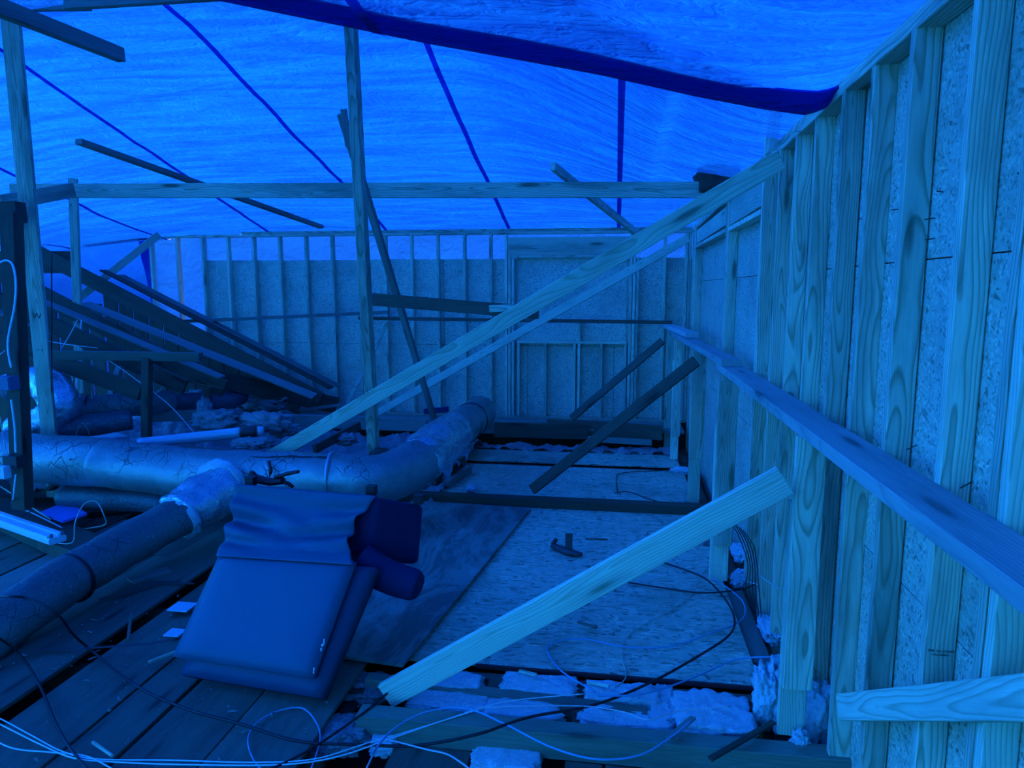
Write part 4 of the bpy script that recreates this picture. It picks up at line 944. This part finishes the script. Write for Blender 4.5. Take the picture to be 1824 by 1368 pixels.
for k, (pts, r, m_, lab) in enumerate((
        ([(145, 570, 6.9), (140, 640, 6.8), (136, 705, 6.7)], .007, 'white', 'pale wire hanging from the far post down'),
        ([(92, 448, 5.6), (92, 560, 5.6), (92, 700, 5.6)], .006, 'black', 'black cord hanging straight beside the left post'),
        ([(185, 636, 6.2), (230, 667, 6.2), (300, 720, 6.2), (345, 770, 6.2)], .005, 'pinkcable', 'pale wire slanting down past the short dark post'),
        ([(85, 608, 6.4), (130, 615, 6.4), (175, 620, 6.5)], .004, 'white', 'pale wire strung near the tie beam'),
        ([(120, 640, 6.3), (150, 665, 6.3), (190, 710, 6.3), (235, 745, 6.3)], .004, 'copper', 'brown wire falling in front of the banded duct'),
        ([(100, 690, 6.2), (150, 660, 6.3), (200, 640, 6.4), (250, 622, 6.5)], .004, 'copper', 'brown wire rising in front of the dark void'),
        ([(205, 660, 6.6), (215, 690, 6.6), (240, 705, 6.6), (262, 702, 6.6)], .004, 'copper', 'brown wire drooping left of the short dark post'),
        ([(268, 705, 6.9), (285, 695, 6.9), (300, 678, 6.9)], .004, 'white', 'short pale wire bent up by the dark duct'),
        ([(268, 660, 7.0), (310, 672, 7.1), (360, 685, 7.2), (400, 692, 7.3)], .004, 'copper', 'brown wire sagging along the hip rafter'),
        ([(30, 600, 6.0), (8, 625, 6.0), (-20, 645, 6.0)], .004, 'white', 'pale wire at the very left behind dark post'),
        ([(110, 620, 6.5), (128, 590, 6.6), (138, 570, 6.7)], .004, 'white', 'pale wire tied up to the far post'),
        ([(125, 820, 5.15), (128, 800, 5.6), (140, 762, 5.9), (150, 755, 5.9), (160, 775, 5.9)], .005, 'copper', 'brown wire arched over the top of trunk duct'))):
    cable('hanging_wire', [P(x, y, Y=Y_) for x, y, Y_ in pts], r, m_, lab, 'wires hanging under the old rafters', 'wire', n=6)
for k, (px, y0, y1, Y_) in enumerate(((163, 640, 735, 6.35), (128, 630, 680, 6.6))):
    o = lumber('hanger_strap', P(px, y0, Y=Y_), P(px + 1, y1, Y=Y_), .02, .004, 'galv', up=(1, 0, 0)); tag(o, ('steel strap hanging from tie beam to the banded duct', 'farther steel strap hanging in the dark')[k], 'strap')
# perforated strap on the planks
ps = empty('perforated_strap', P(200, 1060, Z=.05)); tag(ps, 'perforated steel strap lying along the planks', 'strap')
pts = fz([(175, 1068), (230, 1055), (290, 1035), (345, 1040)], .075)
for i in range(len(pts) - 1): lumber('strap_length', pts[i], pts[i + 1], .002, .022, 'steel', ps)
ps = empty('perforated_strap', P(250, 1148, Z=.05)); tag(ps, 'second perforated strap running under the chair corner', 'strap')
pts = fz([(75, 1155), (150, 1155), (220, 1150), (270, 1146), (312, 1138)], .08)
for i in range(len(pts) - 1): lumber('strap_length', pts[i], pts[i + 1], .002, .022, 'steel', ps)
# printed marks on timbers
lp = [o for o in bpy.data.objects if o.get('label', '').startswith('tall new post at the left')][0]
lb = [o for o in bpy.data.objects if o.get('label', '').startswith('knotty board nailed low')][0]
RYL = Matrix.Rotation(-math.pi / 2, 4, 'Z') @ RX90
def face_mark(o, text, along, size, face, turn=0.0, dz=0.0):
    L = max(v.co.x for v in o.data.vertices); t = max(v.co.y for v in o.data.vertices)
    m = Matrix([list(r) for r in o['_m']])
    loc = Matrix.Translation((L * along, face * (t + .0006), dz)) @ Matrix.Rotation(math.pi / 2 * (-1 if face > 0 else 1) * -1, 4, 'X') @ Matrix.Rotation(math.pi if face > 0 else 0, 4, 'Z') @ Matrix.Rotation(turn, 4, 'Z')
    cu = bpy.data.curves.new('printed_mark', 'FONT'); cu.body = text; cu.size = size; cu.align_x = 'CENTER'; cu.align_y = 'CENTER'; cu.materials.append(M['ink'])
    c = text_mesh('printed_mark', cu); put(c, o, m @ loc)
for f_ in (-1, 1):
    face_mark(lp, 'W', .435, .075, f_, math.pi / 2)
    face_mark(lp, '= =', .36, .04, f_, math.pi / 2)
for o in bpy.data.objects:
    if '_m' in o: del o['_m']
